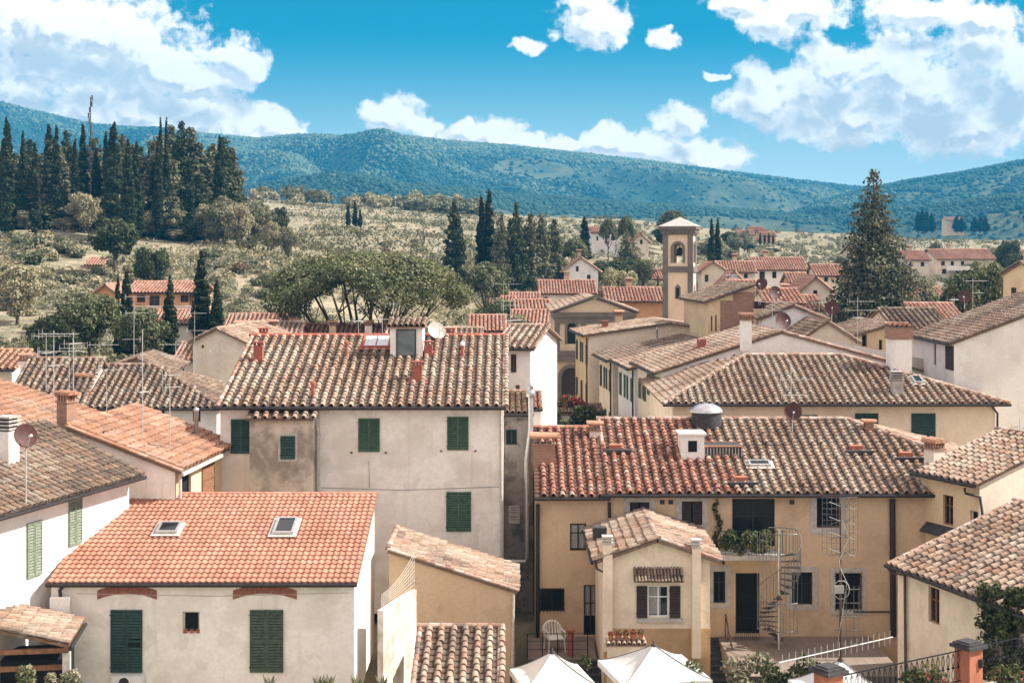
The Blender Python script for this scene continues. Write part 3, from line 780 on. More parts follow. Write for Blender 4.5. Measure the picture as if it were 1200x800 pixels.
        if style == 'open':
            wl = (a1 - a0) / 2
            s.leaf(side, a0 - wl - .02, a0 - .02, z0, z1, MT[mat], wo, .02); s.leaf(side, a1 + .02, a1 + wl + .02, z0, z1, MT[mat], wo, .02)
        if style == 'inset':   # leaves closed inside the opening
            pass
        if sur:
            g = MB(); t = sur
            for (p0, p1, q0, q1) in ((a0 - t, a0, z0 - t, z1 + t), (a1, a1 + t, z0 - t, z1 + t), (a0, a1, z1, z1 + t), (a0, a1, z0 - t, z0)): s.wbox(g, side, p0, p1, -.02, .03, q0, q1)
            g.build('surround', MT['surround'], wo)
        if sill:
            g = MB(); s.wbox(g, side, a0 - .1, a1 + .1, -.1, .09, z0 - .08, z0 - .002); g.build('sill', MT['surround'], wo)
        if grate:
            g = MB(); n = max(3, int((a1 - a0) / .14))
            for i in range(n + 1): s.wbox(g, side, a0 + (a1 - a0) * i / n - .009, a0 + (a1 - a0) * i / n + .009, .05, .07, z0 - .05, z1 + .05)
            for k in range(4): s.wbox(g, side, a0 - .05, a1 + .05, .052, .068, z0 + (z1 - z0) * (k + .3) / 3.6 - .009, z0 + (z1 - z0) * (k + .3) / 3.6 + .009)
            g.build('grate', MT['iron'], wo)
        return wo
    def inset_shutters(s, wo, x0, y0, x1, y1, mat='shut_brown', side='F'):
        a0, a1, z0, z1 = s.rect(side, x0, y0, x1, y1); am = (a0 + a1) / 2
        s.leaf(side, a0 + .06, am - .04, z0 + .05, z1 - .05, MT[mat], wo, -.10); s.leaf(side, am + .04, a1 - .06, z0 + .05, z1 - .05, MT[mat], wo, -.10)
    def pipe(s, pts, r=.05, mat='gutter', side='F', name='downpipe', b=.08):
        q = [s.pt(side, *(lambda t: (t[0], b if len(p) < 3 else p[2], t[1]))(s.pix(side, p[0], p[1]))) for p in pts]
        mb = MB(); mb.tube(q, r, 8); return mb.build(name, MT[mat], s.root, True)
    # ---------------- things on the roof
    def chimney(s, px, py, w=.5, h=.9, kind='plaster', dpt=None, mat='white', at=None, turn=0.):
        x = np.array(at, float) if at is not None else s.hit(px, py)
        dpt = dpt or w; A, B, z = w / 2, dpt / 2, x[2]; M = (rotz(turn), (x[0], x[1], 0))
        mb = MB(); par = s.roofo; lo = z - .35; top = z + h
        if kind in ('plaster', 'brick'):
            m_ = MT['brick'] if kind == 'brick' else MT[mat]
            mb.box(-A, A, -B, B, lo, top, M=M); o = mb.build('chimney', m_, par)
            c = MB(); c.box(-A - .05, A + .05, -B - .05, B + .05, top + .002, top + .07, M=M)
            for sx in (-1, -.33, .33, 1):
                for sy in (-1, 1): c.box(sx * (A - .05) - .045, sx * (A - .05) + .045, sy * (B - .05) - .045, sy * (B - .05) + .045, top + .07, top + .30, M=M)
            c.build('chimney_vents', MT['brick'], o)
            t = MB(); t.box(-A - .07, A + .07, -B - .07, B + .07, top + .30, top + .35, (.35, .17, .11), M)
            a, b = M[0] @ np.array((-A - .12, 0, 0)) + M[1], M[0] @ np.array((A + .12, 0, 0)) + M[1]
            for yy in (-B * .6, B * .6):
                dd = M[0] @ np.array((0, yy, 0)); ridge_tiles(t, a + dd + (0, 0, top + .35), b + dd + (0, 0, top + .35), 'orange', max(.1, B * .62), w + .24, None, 0)
            t.build('chimney_cap', MT['tile_red'], o)
        elif kind == 'red':
            mb.box(-A, A, -B, B, lo, top, M=M); mb.box(-A - .03, A + .03, -B - .03, B + .03, top - .1, top - .06, M=M)
            for sx in (-1, 0, 1):
                for sy in (-1, 1): mb.box(sx * (A - .03) - .03, sx * (A - .03) + .03, sy * (B - .03) - .03, sy * (B - .03) + .03, top, top + .13, M=M)
            mb.box(-A - .05, A + .05, -B - .05, B + .05, top + .13, top + .19, M=M)
            for k in (-1, 1): mb.prism([M[0] @ np.array((k * A, -B, z - .1)) + M[1], M[0] @ np.array((k * (A + .28), -B - .12, z - .12)) + M[1], M[0] @ np.array((k * (A + .28), B, z + .02)) + M[1], M[0] @ np.array((k * A, B, z + .16)) + M[1]], (0, 0, .05))
            o = mb.build('chimney', MT['terracotta'], par)
        elif kind == 'pipe':
            mb.lathe([(A, lo), (A, top), (A * 1.3, top), (A * 1.3, top + .05)], 12, (x[0], x[1], 0)); o = mb.build('vent_pipe', MT['terracotta'], par, False)
            c = MB(); c.lathe([(A * 1.5, top + .08), (A * 1.5, top + .2), (A * .5, top + .28), (.01, top + .29)], 12, (x[0], x[1], 0)); c.build('vent_cap', MT[mat], o)
        elif kind == 'steel':
            mb.lathe([(A, lo), (A, top), (A * 1.25, top + .02), (A * 1.25, top + .12), (.01, top + .2)], 12, (x[0], x[1], 0)); o = mb.build('flue', MT['steel'], par, True)
        elif kind == 'louvre':
            mb.box(-A, A, -B, B, lo, top, M=M); o = mb.build('chimney', MT[mat], par)
            c = MB()
            for k in range(4): c.box(-A - .05, A + .05, -B - .05, B + .05, top + .05 + k * .14, top + .12 + k * .14, M=M)
            c.mi = 1; c.box(-A + .05, A - .05, -B + .05, B - .05, top, top + .5, M=M)  # dark core stands in for the shade between the cap slabs
            c.build('chimney_cap', MT['concrete'] if mat != 'ochre' else MT['dish_red'], o, False, MT['slot_shade'])
        return o
    def skylight(s, x0, y0, x1, y1, mat='glass'):
        """frame and pane lying on the roof plane"""
        C = [s.hit(*q) for q in ((x0[0], y1), (x0[1], y1), (x1[1], y0), (x1[0], y0))]
        p, e, sd, nn = frame(s.planes[0])
        u = [(c - p[0]) @ e for c in C]; v = [(c - p[0]) @ sd for c in C]
        ua, ub, va, vb = (u[0] + u[3]) / 2, (u[1] + u[2]) / 2, v[0], v[2]
        R3 = np.stack((e, sd, nn), 1)
        mb = MB(); f = .09
        for (a, b, c, d) in ((ua, ua + f, va, vb), (ub - f, ub, va, vb), (ua + f, ub - f, va, va + f), (ua + f, ub - f, vb - f, vb), ((ua + ub) / 2 - .02, (ua + ub) / 2 + .02, va + f, vb - f) if mat == 'skylight' else (ua + f, ub - f, va + f, va + f + .01)):
            mb.box(a, b, c, d, -.02, .21, M=(R3, p[0]))
        o = mb.build('skylight', MT['steel'] if mat == 'glass' else MT['terracotta'], s.roofo)
        g = MB(); g.box(ua + f, ub - f, va + f, vb - f, .14, .175, M=(R3, p[0])); g.build('pane', MT[mat], o)
        fl = MB(); fl.box(ua - .15, ub + .15, va - .2, vb + .1, .10, .112, M=(R3, p[0])); fl.build('flashing', MT['surround'] if mat == 'glass' else MT['terracotta'], o)

def house_px(name, label, x0, x1, Y, ye, zb, d, th=0., **kw):
    return House(name, label, wx(x0, Y), Y, (x1 - x0) * Y / F, d, zb, wz(ye, Y), th, **kw)
def roof_at(X, Y, dflt=None):
    z = [h.roof_z(X, Y) for h in HOUSES if h.planes]
    z = [v for v in z if v is not None]
    return max(z) if z else dflt

# ------------------------------------------------------------------ aerials, dishes
def aerial(px, ytop, Y, label, arms=((0.1, 1.4, 9, .25),), zb=None, mat='aerial', r=.022, grid=None, group='tv aerials on the roofs'):
    """arms: (metres below the top, boom length, elements, boom heading in radians[, element length])"""
    X = wx(px, Y); z0 = zb if zb is not None else roof_at(X, Y, float(ground(X, Y))); zt = wz(ytop, Y)
    root = empty('tv_aerial', (X, Y, z0), 0, label, 'aerial', group)
    H = zt - z0
    mb = MB(); mb.tube([(0, 0, -.15), (0, 0, H)], [r, r * .8], 6); mb.build('mast', MT[mat], root)
    for a in arms:
        dz, L, n, hd = a[:4]; el = a[4] if len(a) > 4 else .42
        m = MB(); d = np.array((cos(hd), sin(hd), 0)); e = np.array((-sin(hd), cos(hd), 0)); z = np.array((0, 0, H - dz))
        m.tube([z - d * L * .35, z + d * L * .65], .013, 5)
        for i in range(n):
            c = z + d * L * (-.33 + .96 * i / max(1, n - 1)); k = el * (1 - .35 * i / n)
            m.tube([c - e * k, c + e * k], .007, 4)
        q = z - d * L * .35
        m.tube([q - e * .25 + (0, 0, -.2), q - e * .25 + (0, 0, .2)], .008, 4); m.tube([q + e * .25 + (0, 0, -.2), q + e * .25 + (0, 0, .2)], .008, 4)
        m.build('antenna_array', MT[mat], root)
    return root
def dish(px, py, Y, R, label, mat='dish_red', az=-.5, el=.5, zb=None, post=True):
    """bowl centre at the pixel; az: heading of the bowl in the ground plane (0 = to the camera, + = to the right)"""
    X, _, z = P(px, py, Y)
    z0 = zb if zb is not None else roof_at(X, Y, z - R * 1.6)
    z0 = min(z0, z - R * .6)
    root = empty('satellite_dish', (X, Y, z0), 0, label, 'satellite dish', 'satellite dishes on the roofs')
    fwd = np.array((sin(az) * cos(el), -cos(az) * cos(el), sin(el)))
    a = np.cross(fwd, (0, 0, 1.)); a /= np.linalg.norm(a); b = np.cross(a, fwd); R3 = np.stack((a, b, fwd), 1)
    c = np.array((0, 0, z - z0))
    m = MB(); prof = [(R * t, R * .22 * t * t) for t in (.02, .3, .55, .78, .95, 1.)]
    m.lathe(prof, 20, c, None, R3); m.lathe([(r_, z_ - .02) for r_, z_ in prof][::-1], 20, c, None, R3); m.build('bowl', MT[mat], root, True)
    m = MB(); tip = c + fwd * R * .95 - b * R * .25
    m.tube([c - b * R * .95 + fwd * R * .2, tip], .016, 5); m.build('feed_arm', MT['aerial'], root)
    m = MB(); m.tube([tip - fwd * .05, tip + fwd * .13], .045, 8); m.build('receiver', MT['plastic'], root)
    if post:
        m = MB(); m.tube([(0, .12, -.1), (0, .12, z - z0 - .05), c - fwd * .03], .028, 6); m.build('post', MT['aerial'], root)
    return root

# ------------------------------------------------------------------ plants
LP = {  # leaf colours
 'cypress': [(.05,.06,.03),(.075,.083,.043),(.035,.043,.025)],
 'conifer': [(.14,.14,.08),(.19,.18,.11),(.09,.095,.058),(.25,.225,.145)],
 'pine': [(.145,.155,.08),(.19,.195,.105),(.10,.11,.057),(.24,.235,.135)],
 'bigcon': [(.085,.09,.056),(.14,.135,.09),(.048,.053,.036),(.21,.195,.135)],
 'olive': [(.20,.19,.12),(.26,.24,.16),(.14,.14,.088),(.32,.295,.205)],
 'vine': [(.12,.115,.065),(.16,.145,.085),(.20,.175,.105)],
 'green': [(.10,.115,.055),(.14,.15,.075),(.065,.078,.038),(.19,.19,.10)],
 'darkgreen': [(.062,.074,.034),(.085,.097,.044),(.04,.05,.025),(.12,.125,.06)],
 'pale': [(.34,.30,.195),(.27,.24,.145),(.41,.355,.24)],
 'rust': [(.22,.13,.075),(.26,.17,.10),(.17,.12,.065)],
 'red': [(.24,.06,.05),(.15,.05,.04),(.09,.10,.04)],
}
def leaves(mb, clumps, n, size, pal, up=.35, flat=1.):
    c = np.asarray(clumps, float); area = c[:, 3] * c[:, 5] + c[:, 3] * c[:, 4]
    k = rng.choice(len(c), n, p=area / area.sum())
    d = rng.normal(size=(n, 3)); d /= np.linalg.norm(d, axis=1)[:, None]
    rad = rng.uniform(.35, 1.0, n) ** .45
    p = c[k, :3] + d * c[k, 3:6] * rad[:, None]
    nn = d * .8 + rng.normal(size=(n, 3)) * .55 + np.array((0, 0, up)); nn /= np.linalg.norm(nn, axis=1)[:, None]
    t = np.cross(nn, rng.normal(size=(n, 3))); t /= np.linalg.norm(t, axis=1)[:, None]; b = np.cross(nn, t)
    sz = size * rng.uniform(.6, 1.35, (n, 1)); bz = sz * rng.uniform(.45, .8, (n, 1)) * flat
    V = np.stack((p - t * sz, p - b * bz + nn * sz * .15, p + t * sz, p + b * bz + nn * sz * .15), 1)
    pc = np.array(LP[pal]); tone = rng.integers(0, len(pc), len(c))
    pickt = np.where(rng.random(n) < .55, tone[k], rng.integers(0, len(pc), n))
    C = pc[pickt] * rng.uniform(.75, 1.25, (n, 1))
    mb.np(V.reshape(-1, 3), np.arange(4 * n).reshape(-1, 4), np.repeat(C, 4, 0))
def tree_root(name, trunk, crown, bark='bark'):
    r = empty(name)
    trunk.build('trunk', MT[bark], r, True); crown.build('crown', MT['leaf'], r)
    return r
def mk_cypress(h=12., r=1.1, n=6500, size=.20, name='cypress_tree', pal='cypress', sharp=.62):
    t, c = MB(), MB(); t.tube([(0, 0, -.6), (0, 0, h * .5), (0, 0, h * .93)], [r * .16, r * .1, .02], 6)
    cl = []
    for i in range(46):
        q = (i + rng.random()) / 46; pr = r * (1 - q) ** sharp * min(1, .35 + q * 5); a = rng.uniform(0, 6.28)
        cl.append((cos(a) * pr * .5, sin(a) * pr * .5, .05 * h + q * .92 * h, pr * .62 + .05, pr * .62 + .05, h * .045))
    leaves(c, cl, n, size, pal, .2); return tree_root(name, t, c)
def mk_conifer(h=13., r=3., n=10500, size=.24, name='conifer_tree', pal='conifer', low=.06, tiers=13, dr=.22, pw=.62):
    t, c = MB(), MB(); t.tube([(0, 0, -.6), (.1, 0, h * .5), (0, 0, h * .97)], [r * .11, r * .07, .03], 7)
    cl = []
    for i in range(tiers):
        q = low + (1 - low) * (i + .5) / tiers; pr = r * (1 - q) ** pw * rng.uniform(.8, 1.12) + .15
        m = max(3, int(9 * (1 - q) + 3)); a0 = rng.uniform(0, 6.28)
        for k in range(m):
            a = a0 + k * 6.28 / m + rng.normal(0, .18); L = pr * rng.uniform(.72, 1.12)
            for f, s_ in ((.3, .45), (.62, .42), (.92, .30)):
                rr = max(.3, L * s_)
                cl.append((cos(a) * L * f, sin(a) * L * f, q * h - L * f * dr, rr, rr, max(rr * .55, h / tiers * .55)))
            if i % 2 == 0: t.tube([(0, 0, q * h), (cos(a) * L * .8, sin(a) * L * .8, q * h - L * .18)], [.05, .015], 4, cap=False)
    leaves(c, cl, n, size, pal, .3); return tree_root(name, t, c)
def mk_broad(h=8., r=3.4, n=6800, size=.19, name='broadleaf_tree', pal='green', trunk=.28, gaps=1.):
    t, c = MB(), MB(); ht = h * trunk
    t.tube([(0, 0, -.6), (.1, .05, ht), (0, 0, h * .6)], [r * .085, r * .065, .05], 8)
    cl = []; zc = ht + (h - ht) * .5; rz = (h - ht) * .5
    for i in range(30):
        d = rng.normal(size=3); d /= np.linalg.norm(d); d[2] = d[2] * .95 + .05; q = rng.uniform(.45, .85)
        rr = r * rng.uniform(.24, .38)
        cl.append((d[0] * r * q, d[1] * r * q, zc + d[2] * rz * q, rr, rr, rr * .8))
        if i < 9: t.tube([(0, 0, ht * rng.uniform(.7, 1.1)), (d[0] * r * .35, d[1] * r * .35, zc + d[2] * rz * .2), (d[0] * r * q, d[1] * r * q, zc + d[2] * rz * q)], [r * .04, r * .025, .02], 5, cap=False)
    leaves(c, cl, n, size, pal, .35); return tree_root(name, t, c)
def mk_umbrella(h=13., r=9., n=15000, size=.20, pal='pine', thick=.36, name='umbrella_pine_tree', nb=24, hub=.25):
    t, c = MB(), MB(); zf = h * hub
    t.tube([(0, 0, -.8), (.1, 0, zf * .6), (0, .1, zf)], [r * .065, r * .055, r * .05], 10)
    cl = []; N = int(235 * (r / 9) ** .5) if r > 5 else 34
    for i in range(N):
        a = i * 2.39996 + rng.normal(0, .1); q = sqrt((i + .5) / N); rr = r * rng.uniform(.09, .13) * (1.0 if r > 5 else 2.1)
        zt = h - rr * .8 - (h * thick) * (q ** 2.2) * rng.uniform(.85, 1.1) * ((.62 + .38 * abs(cos(a)) if sin(a) < 0 else 1.) * (.8 + .35 * sin(a * 5 + 1)) if r > 5 else 1.)
        q2 = q * rng.uniform(.93, 1.0) * (1 - rr / r * .7)
        cl.append((cos(a) * r * q2, sin(a) * r * q2, zt, rr, rr, rr * .78))
        if q > .4 and i % 7 == 0: cl.append((cos(a + .1) * r * q2 * .85, sin(a + .1) * r * q2 * .85, zt - rr * .9, rr * .7, rr * .7, rr * .45))
    for i in range(nb):
        a = i * 2.39996 + rng.normal(0, .15); q = sqrt((i + 2) / (nb + 2)); ez = h - h * thick * q ** 2 - r * .12
        e = np.array((cos(a) * r * q * .86, sin(a) * r * q * .86, ez)); s0 = np.array((0, 0, zf * rng.uniform(.72, 1.0)))
        m1 = s0 * .55 + e * .45 + (0, 0, -.06 * h * q); m2 = s0 * .2 + e * .8 + (0, 0, -.02 * h)
        t.tube([s0, m1, m2, e], [r * .026, r * .019, r * .011, .03], 6, cap=False)
        for k in range(4):
            aa = a + rng.normal(0, .35); f = rng.uniform(.85, 1.1)
            e2 = np.array((cos(aa) * r * q * .86 * f, sin(aa) * r * q * .86 * f, ez + rng.uniform(.0, .9)))
            t.tube([m1 * .5 + m2 * .5 if k % 2 else m2, e2], [r * .009, .02], 5, cap=False)
    leaves(c, cl, n, size, pal, .5); return tree_root(name, t, c)
def mk_shrub(r=1.6, h=1.7, n=500, size=.22, pal='olive', name='shrub'):
    c = MB(); cl = []
    for i in range(9):
        a = rng.uniform(0, 6.28); q = sqrt(rng.random()) * .65; rr = r * rng.uniform(.32, .5)
        cl.append((cos(a) * r * q, sin(a) * r * q, h * rng.uniform(.25, .72), rr, rr, h * rng.uniform(.22, .34)))
    leaves(c, cl, n, size, pal, .35)
    return c.build(name, MT['leaf'])
def place(proto, used, X, Y, z, sx, sz, label, cat, group=None):
    o = proto if id(proto) not in used else copy_tree(proto)
    used.add(id(proto))
    o.location = (X, Y, z); o.rotation_euler = (0, 0, random.uniform(0, 6.28)); o.scale = (sx, sx, sz)
    return tag(o, label, cat, group)
USED = set()
def plant(proto, h, r, px, ytop, wpx, Y, label, cat, group=None, zb=None):
    """stand a copy of proto (height h, radius r) at column px, distance Y, with its tip at row ytop and wpx wide"""
    X = wx(px, Y); z = float(ground(X, Y)) if zb is None else zb
    return place(proto, USED, X, Y, z, wpx * Y / F / 2 / r, max(.3, (wz(ytop, Y) - z)) / h / (.94 if h > 12 else .98), label, cat, group)
# ------------------------------------------------------------------ near buildings
G_OLD = 'old town houses'
# A: white house, orange machine tiles
A = house_px('white_house', 'white house with bright orange machine tiled roof, green shutters and brick arches', 60, 415, 50.0, 680, .5, 7.3)
t = A.roof('mf', 1.85, .16, .12, style='new', pal='new', mat='tile_new')
A.win('shut', 130, 714, 167, 787, mat='shut_dark', dropped=(.40, .52), label='dark green shutters with a missing slat')
A.win('shut', 293, 714, 332, 787, mat='shut_grey')
nw = A.win('open', 214, 716, 234, 742, frame_mat='pipe_pale') if False else A.win('void', 214, 716, 234, 742, frame_mat='pipe_pale')
g = MB()
for q in (0, 1, 2):
    a, z = A.pix('F', 217 + q * 7, 742); v = A.pt('F', a, -.1, z)
    g.lathe([(.05, 0), (.075, .14), (.06, .14), (.01, .12)], 8, v)
tag(g.build('flower_pot', MT['pillar'], A.root))
for (xa, xb) in ((114, 184), (273, 348)):
    mb = MB(); a0, a1, z0, z1 = A.rect('F', xa, 684, xb, 702)
    n = 17
    for i in range(n):
        q0, q1 = (i + .04) / n, (i + .96) / n
        V = []
        for b in (-.02, .025):
            for (q, zz) in ((q0, 0), (q1, 0), (q1, .31), (q0, .31)):
                zc = z0 + (z1 - z0 - .33) * (1 - (2 * q - 1) ** 2); V.append(A.pt('F', a0 + (a1 - a0) * q, b, zc + zz))
        mb.np(V, [(4, 5, 6, 7), (0, 4, 7, 3), (1, 2, 6, 5), (3, 7, 6, 2), (0, 1, 5, 4)])
    mb.build('brick_arch', MT['arch_brick'], A.root)
A.walls(MT['cream'], t, {'R': MT['white']})
A.skylight((181, 207), 616, (190, 214), 628); A.skylight((317, 343), 611, (328, 350), 629)
# B: left house
B = House('white_house', 'tall white house with pale green shutters and weathered roof at the left edge', -18.65, 44.0, 12.4, 8, .5, 8.05, radians(74))
t = B.roof('x', 1.75, .6, .12, ridge=4.0, style='coppi', pal='dark', mat='tile_dark', tilekw={'Wt': .34, 'Lt': .40})
B.win('shut', 31, 611, 48, 675, mat='shut_pale'); B.win('shut', 80, 585, 95, 638, mat='shut_pale')
B.walls(MT['white'], t)
mb = MB(); B.wbox(mb, 'F', -.1, 12.5, 0, .5, B.h - .42, B.h - .25); mb.build('eave_board', MT['pipe_pale'], B.root)
B.chimney(8, 541, .62, 1.15, 'louvre', .62)
dish(29, 511, 48.5, .42, 'rust red satellite dish beside the striped white chimney at the left edge', az=.75, el=.35)
# porch of the left house
X, Y, Z = P(12, 736, 46.3)
pc = empty('porch', (wx(12, 46.4) - .6, 46.3, .5), radians(8), 'tiled lean-to porch with timber post under the white wall at bottom left', 'porch')
q = [(2.5, -.1, 3.15), (2.5, 3.0, 3.15), (-.2, 3.0, 3.85), (-.2, -.1, 3.85)]
mb = MB(); nn = frame(q)[3]; mb.prism(np.array(q) - nn * .012, -nn * .1, (.20, .11, .06)); lay_tiles(mb, q, 'coppi', 'old', .8, .34, .42); mb.build('roof', MT['tile_old'], pc)
mb = MB(); mb.box(2.35, 2.47, -.05, 2.95, 2.9, 3.05); mb.box(0, 2.4, -.02, .1, 2.86, 3.02); mb.box(0, 2.3, .0, .09, 2.3, 2.46); mb.build('beam', MT['wood'], pc)
mb = MB(); mb.box(2.28, 2.52, -.04, .2, 0, 2.86); mb.build('post', MT['pipe_pale'], pc)
mb = MB(); mb.box(-.1, 2.0, -.05, .12, 0, 1.55); mb.box(-.1, 2.1, -.1, .5, 1.55, 1.62); mb.build('counter', MT['white'], pc)
mb = MB(); mb.tube([(2.55, -.1, 3.02), (2.55, 3.0, 3.02)], .07, 8); mb.build('gutter', MT['gutter'], pc)
mb = MB(); mb.box(.1, 2.2, .9, 2.8, .2, 2.4); mb.build('dark_box', MT['dark'], pc)  # near-black box filling the space under the porch roof
bt = empty('bottle', (wx(12, 46.4) + .55, 46.55, 2.12), 0, 'small pale bottle standing on the porch counter at bottom left', 'bottle')
mb = MB(); mb.lathe([(.07, 0), (.07, .22), (.03, .30), (.03, .40), (.0, .40)], 10); mb.build('body', MT['plastic'], bt, True)
# meter box and flue bend under the eave of the white house
mb = MB(); V = A.rect('F', 62, 697, 85, 716); mb.box(V[0], V[1], -.35, 0, V[2], V[3]); o = mb.build('meter_box', MT['white'], A.root)
A.pipe([(73, 697, .18), (72, 690, .18), (76, 684, .12)], .07, 'gutter', name='flue')

# J: orange roofed house on the left with plastered flank, and the roof behind it
J = House('small_house', 'low house with orange tiled roof, pale plaster flank and yellow porch front', -17.9, 57.0, 4.35, 7.4, 1.0, 8.0, radians(-5))
t = J.roof('mr', 1.62, .35, .2, style='coppi', pal='orange', tilekw={'Wt': .5, 'Lt': .42})
J.win('void', 213, 545, 224, 585, 'R', frame_mat='shut_brown'); J.win('single', 236, 538, 250, 585, 'R', mat='wood')
J.walls(MT['aged'], t, {'R': MT['yellow'], 'F': MT['aged']})
mb = MB(); mb.tube([J.pt('R', 0.1, .18, 0), J.pt('R', 0.1, .18, J.h - .2)], .07, 8); mb.tube([J.pt('R', 7.2, .18, 0), J.pt('R', 7.2, .18, J.h - .2)], .09, 8); mb.build('downpipe', MT['pipe_pale'], J.root)
mb = MB(); J.wbox(mb, 'R', -.2, 7.6, .3, .42, J.h - .32, J.h - .18); mb.build('gutter', MT['pipe_pale'], J.root)
J.chimney(230, 512, .2, 1.15, 'steel')
K2 = House('small_house', 'low house with mottled terracotta roof behind the brick chimney at left', -27, 58.5, 8.6, 9, 1, 8.35, radians(-4))
t = K2.roof('mr', 2.7, .35, .2, style='coppi', pal='orange', mat='tile_old', tilekw={'Wt': .42, 'Lt': .42}); K2.walls(MT['aged'], t)
K2.chimney(78, 492, .62, 1.1, 'brick', .5, at=K2.loc((wx(78, 58.2), 58.2, 9.35)), turn=-.5)
# K: long brown roofs behind
K = house_px('long_house', 'long house with brown tiled hip roof and white and orange walls on the left', 92, 254, 84, 474, 2, 9.5)
t = K.roof('hip', 2.0, .4, .3, hips=(0, 5.0), pal='dark', rcol=None)
for x in (150, 184, 226): K.win('glass', x, 477, x + 9, 494, frame_mat='wood')
K.win('single', 104, 482, 121, 490, mat='shut_dark')
K.walls(MT['white'], t, {'L': MT['house_orange']})
mb = MB(); K.wbox(mb, 'F', -.02, 2.45, -.1, .012, 0, K.h); mb.build('painted_bay', MT['house_orange'], K.root)
K.chimney(100, 457, .8, .5, 'plaster', mat='ochre')
K3 = house_px('long_house', 'old house with broad brown tiled roof at the left behind the aerials', 10, 92, 83, 472, 2, 8.5)
t = K3.roof('x', 2.3, .4, .3, pal='dark'); K3.walls(MT['aged'], t)
K4 = house_px('gabled_house', 'low house with shallow pale gable above the long brown roof', 122, 196, 95, 433, 3, 7, radians(6))
t = K4.roof('y', .75, .5, .4, pal='dark'); K4.walls(MT['pink'], t)
K5 = house_px('small_house', 'low pale house with orange eave at the far left edge', -40, 14, 92, 430, 3, 6)
t = K5.roof('x', .9, .4, .3, pal='orange'); K5.walls(MT['pink'], t); K5.chimney(31, 440, .6, .8, 'plaster', mat='aged', at=K5.loc((wx(31, 90), 90, 9.0)))
# L: pale gable house
L = house_px('gabled_house', 'pale gabled house with a wall aerial between the cypresses and the big roof', 226, 288, 108, 399, 3, 13, radians(-6))
t = L.roof('y', .95, .3, .3, style='tuscan', pal='old', ridge=1.9, mat='tile_red'); L.win('void', 236, 404, 239, 408); L.walls(MT['pink'], t)
L2 = house_px('house', 'pinkish low house under the left edge of the umbrella pine', 270, 345, 118, 398, 2, 8)
t = L2.roof('x', 1.3, .4, .3, pal='old', mat='tile_red'); L2.walls(MT['pink'], t)
L3 = house_px('house', 'yellow house with brown door left of the pale gabled house', 206, 229, 125, 420, 3, 7)
t = L3.roof('x', 1.2, .4, .3, pal='far'); L3.win('void', 212, 426, 216, 440, frame_mat='wood'); L3.walls(MT['ochre_light'], t)
L4 = house_px('house', 'pale house with orange roof beside the tall cypress pair', 262, 330, 135, 392, 3, 8)
t = L4.roof('x', 1.8, .4, .3, pal='far'); L4.walls(MT['ochre_light'], t)
L5 = house_px('house', 'orange walled house under the umbrella pine behind the big roof', 335, 450, 122, 400, 2, 8)
t = L5.roof('x', 1.3, .4, .3, pal='far'); L5.walls(MT['house_orange'], t)
L6 = house_px('house', 'low house with red roof right of the pine trunk', 452, 560, 112, 405, 2, 8)
t = L6.roof('x', 1.2, .4, .3, pal='old', mat='tile_red'); L6.walls(MT['pink'], t)
for i, (x, y, lab) in enumerate(((280, 393, L2), (320, 391, L2), (345, 389, L5), (390, 391, L5), (432, 391, L5))): lab.chimney(x, y, .6, .7, 'plaster', mat=('aged', 'ochre')[i % 2])
# M: orange villa on the slope
M_ = house_px('villa', 'orange villa with terracotta roof and dark windows on the slope', 150, 229, 168, 342, 6, 9)
t = M_.roof('x', 1.1, .5, .5, style='far', pal='far')
for x in (161, 212): M_.win('shut', x, 346, x + 9, 354, mat='shut_brown')
M_.win('glass', 175, 346, 187, 360); M_.win('shut', 222, 345, 227, 360, mat='wood')
mb = MB(); a0, a1, z0, z1 = M_.rect('F', 150, 358, 230, 366); M_.wbox(mb, 'F', a0, a1, .0, 1.0, z0, z1); mb.build('balcony', MT['pink'], M_.root)
M_.walls(MT['house_orange'], t)
M2 = house_px('villa_wing', 'small orange gabled wing left of the orange villa', 112, 135, 165, 342, 6, 7)
t = M2.roof('y', .9, .4, .4, style='far', pal='far'); M2.win('void', 117, 345, 123, 352); M2.walls(MT['house_orange'], t)
M3 = house_px('house', 'low house with red roof below the orange villa', 180, 226, 150, 378, 5, 7)
t = M3.roof('x', 1.2, .4, .4, style='far', pal='far'); M3.walls(MT['pink'], t)

# C: the big house
C = house_px('big_house', 'big old house with stained pale plaster, green shutters and long pale tiled roof', 258, 590, 63.0, 471, .5, 16.0)
t = C.roof('x', 2.5, .5, .12, ridge=8.0, pal='old', rcol=(.40, .12, .085), verge=True)
C.win('shut', 420, 490, 445, 529); C.win('shut', 524, 488, 549, 527); C.win('shut', 523, 576, 552, 622)
C.win('shut', 271, 491, 294, 531, mat='shut_dark', label='dark green shutters left of the grimy bay')
C.walls(MT['aged'], t)
a0, a1, z0, z1 = C.rect('F', 296, 487, 370, 640)
mb = MB(); C.wbox(mb, 'F', a0, a1, 0, .75, 0, z1 - .05); bay = mb.build('bay', MT['grime'], C.root)
mb = MB(); q = [C.pt('F', a0 - .12, 1.05, z1 - .02), C.pt('F', a1 + .05, 1.05, z1 - .02), C.pt('F', a1 + .05, .02, z1 + .32), C.pt('F', a0 - .12, .02, z1 + .32)]
nn = frame(q)[3]; mb.prism(np.array(q) - nn * .012, -nn * .08, (.2, .14, .1)); lay_tiles(mb, q, 'tuscan', 'old'); mb.build('bay_roof', MT['tile_old'], bay)
b0, b1, c0, c1 = C.rect('F', 332, 508, 349, 535)
m = MB()
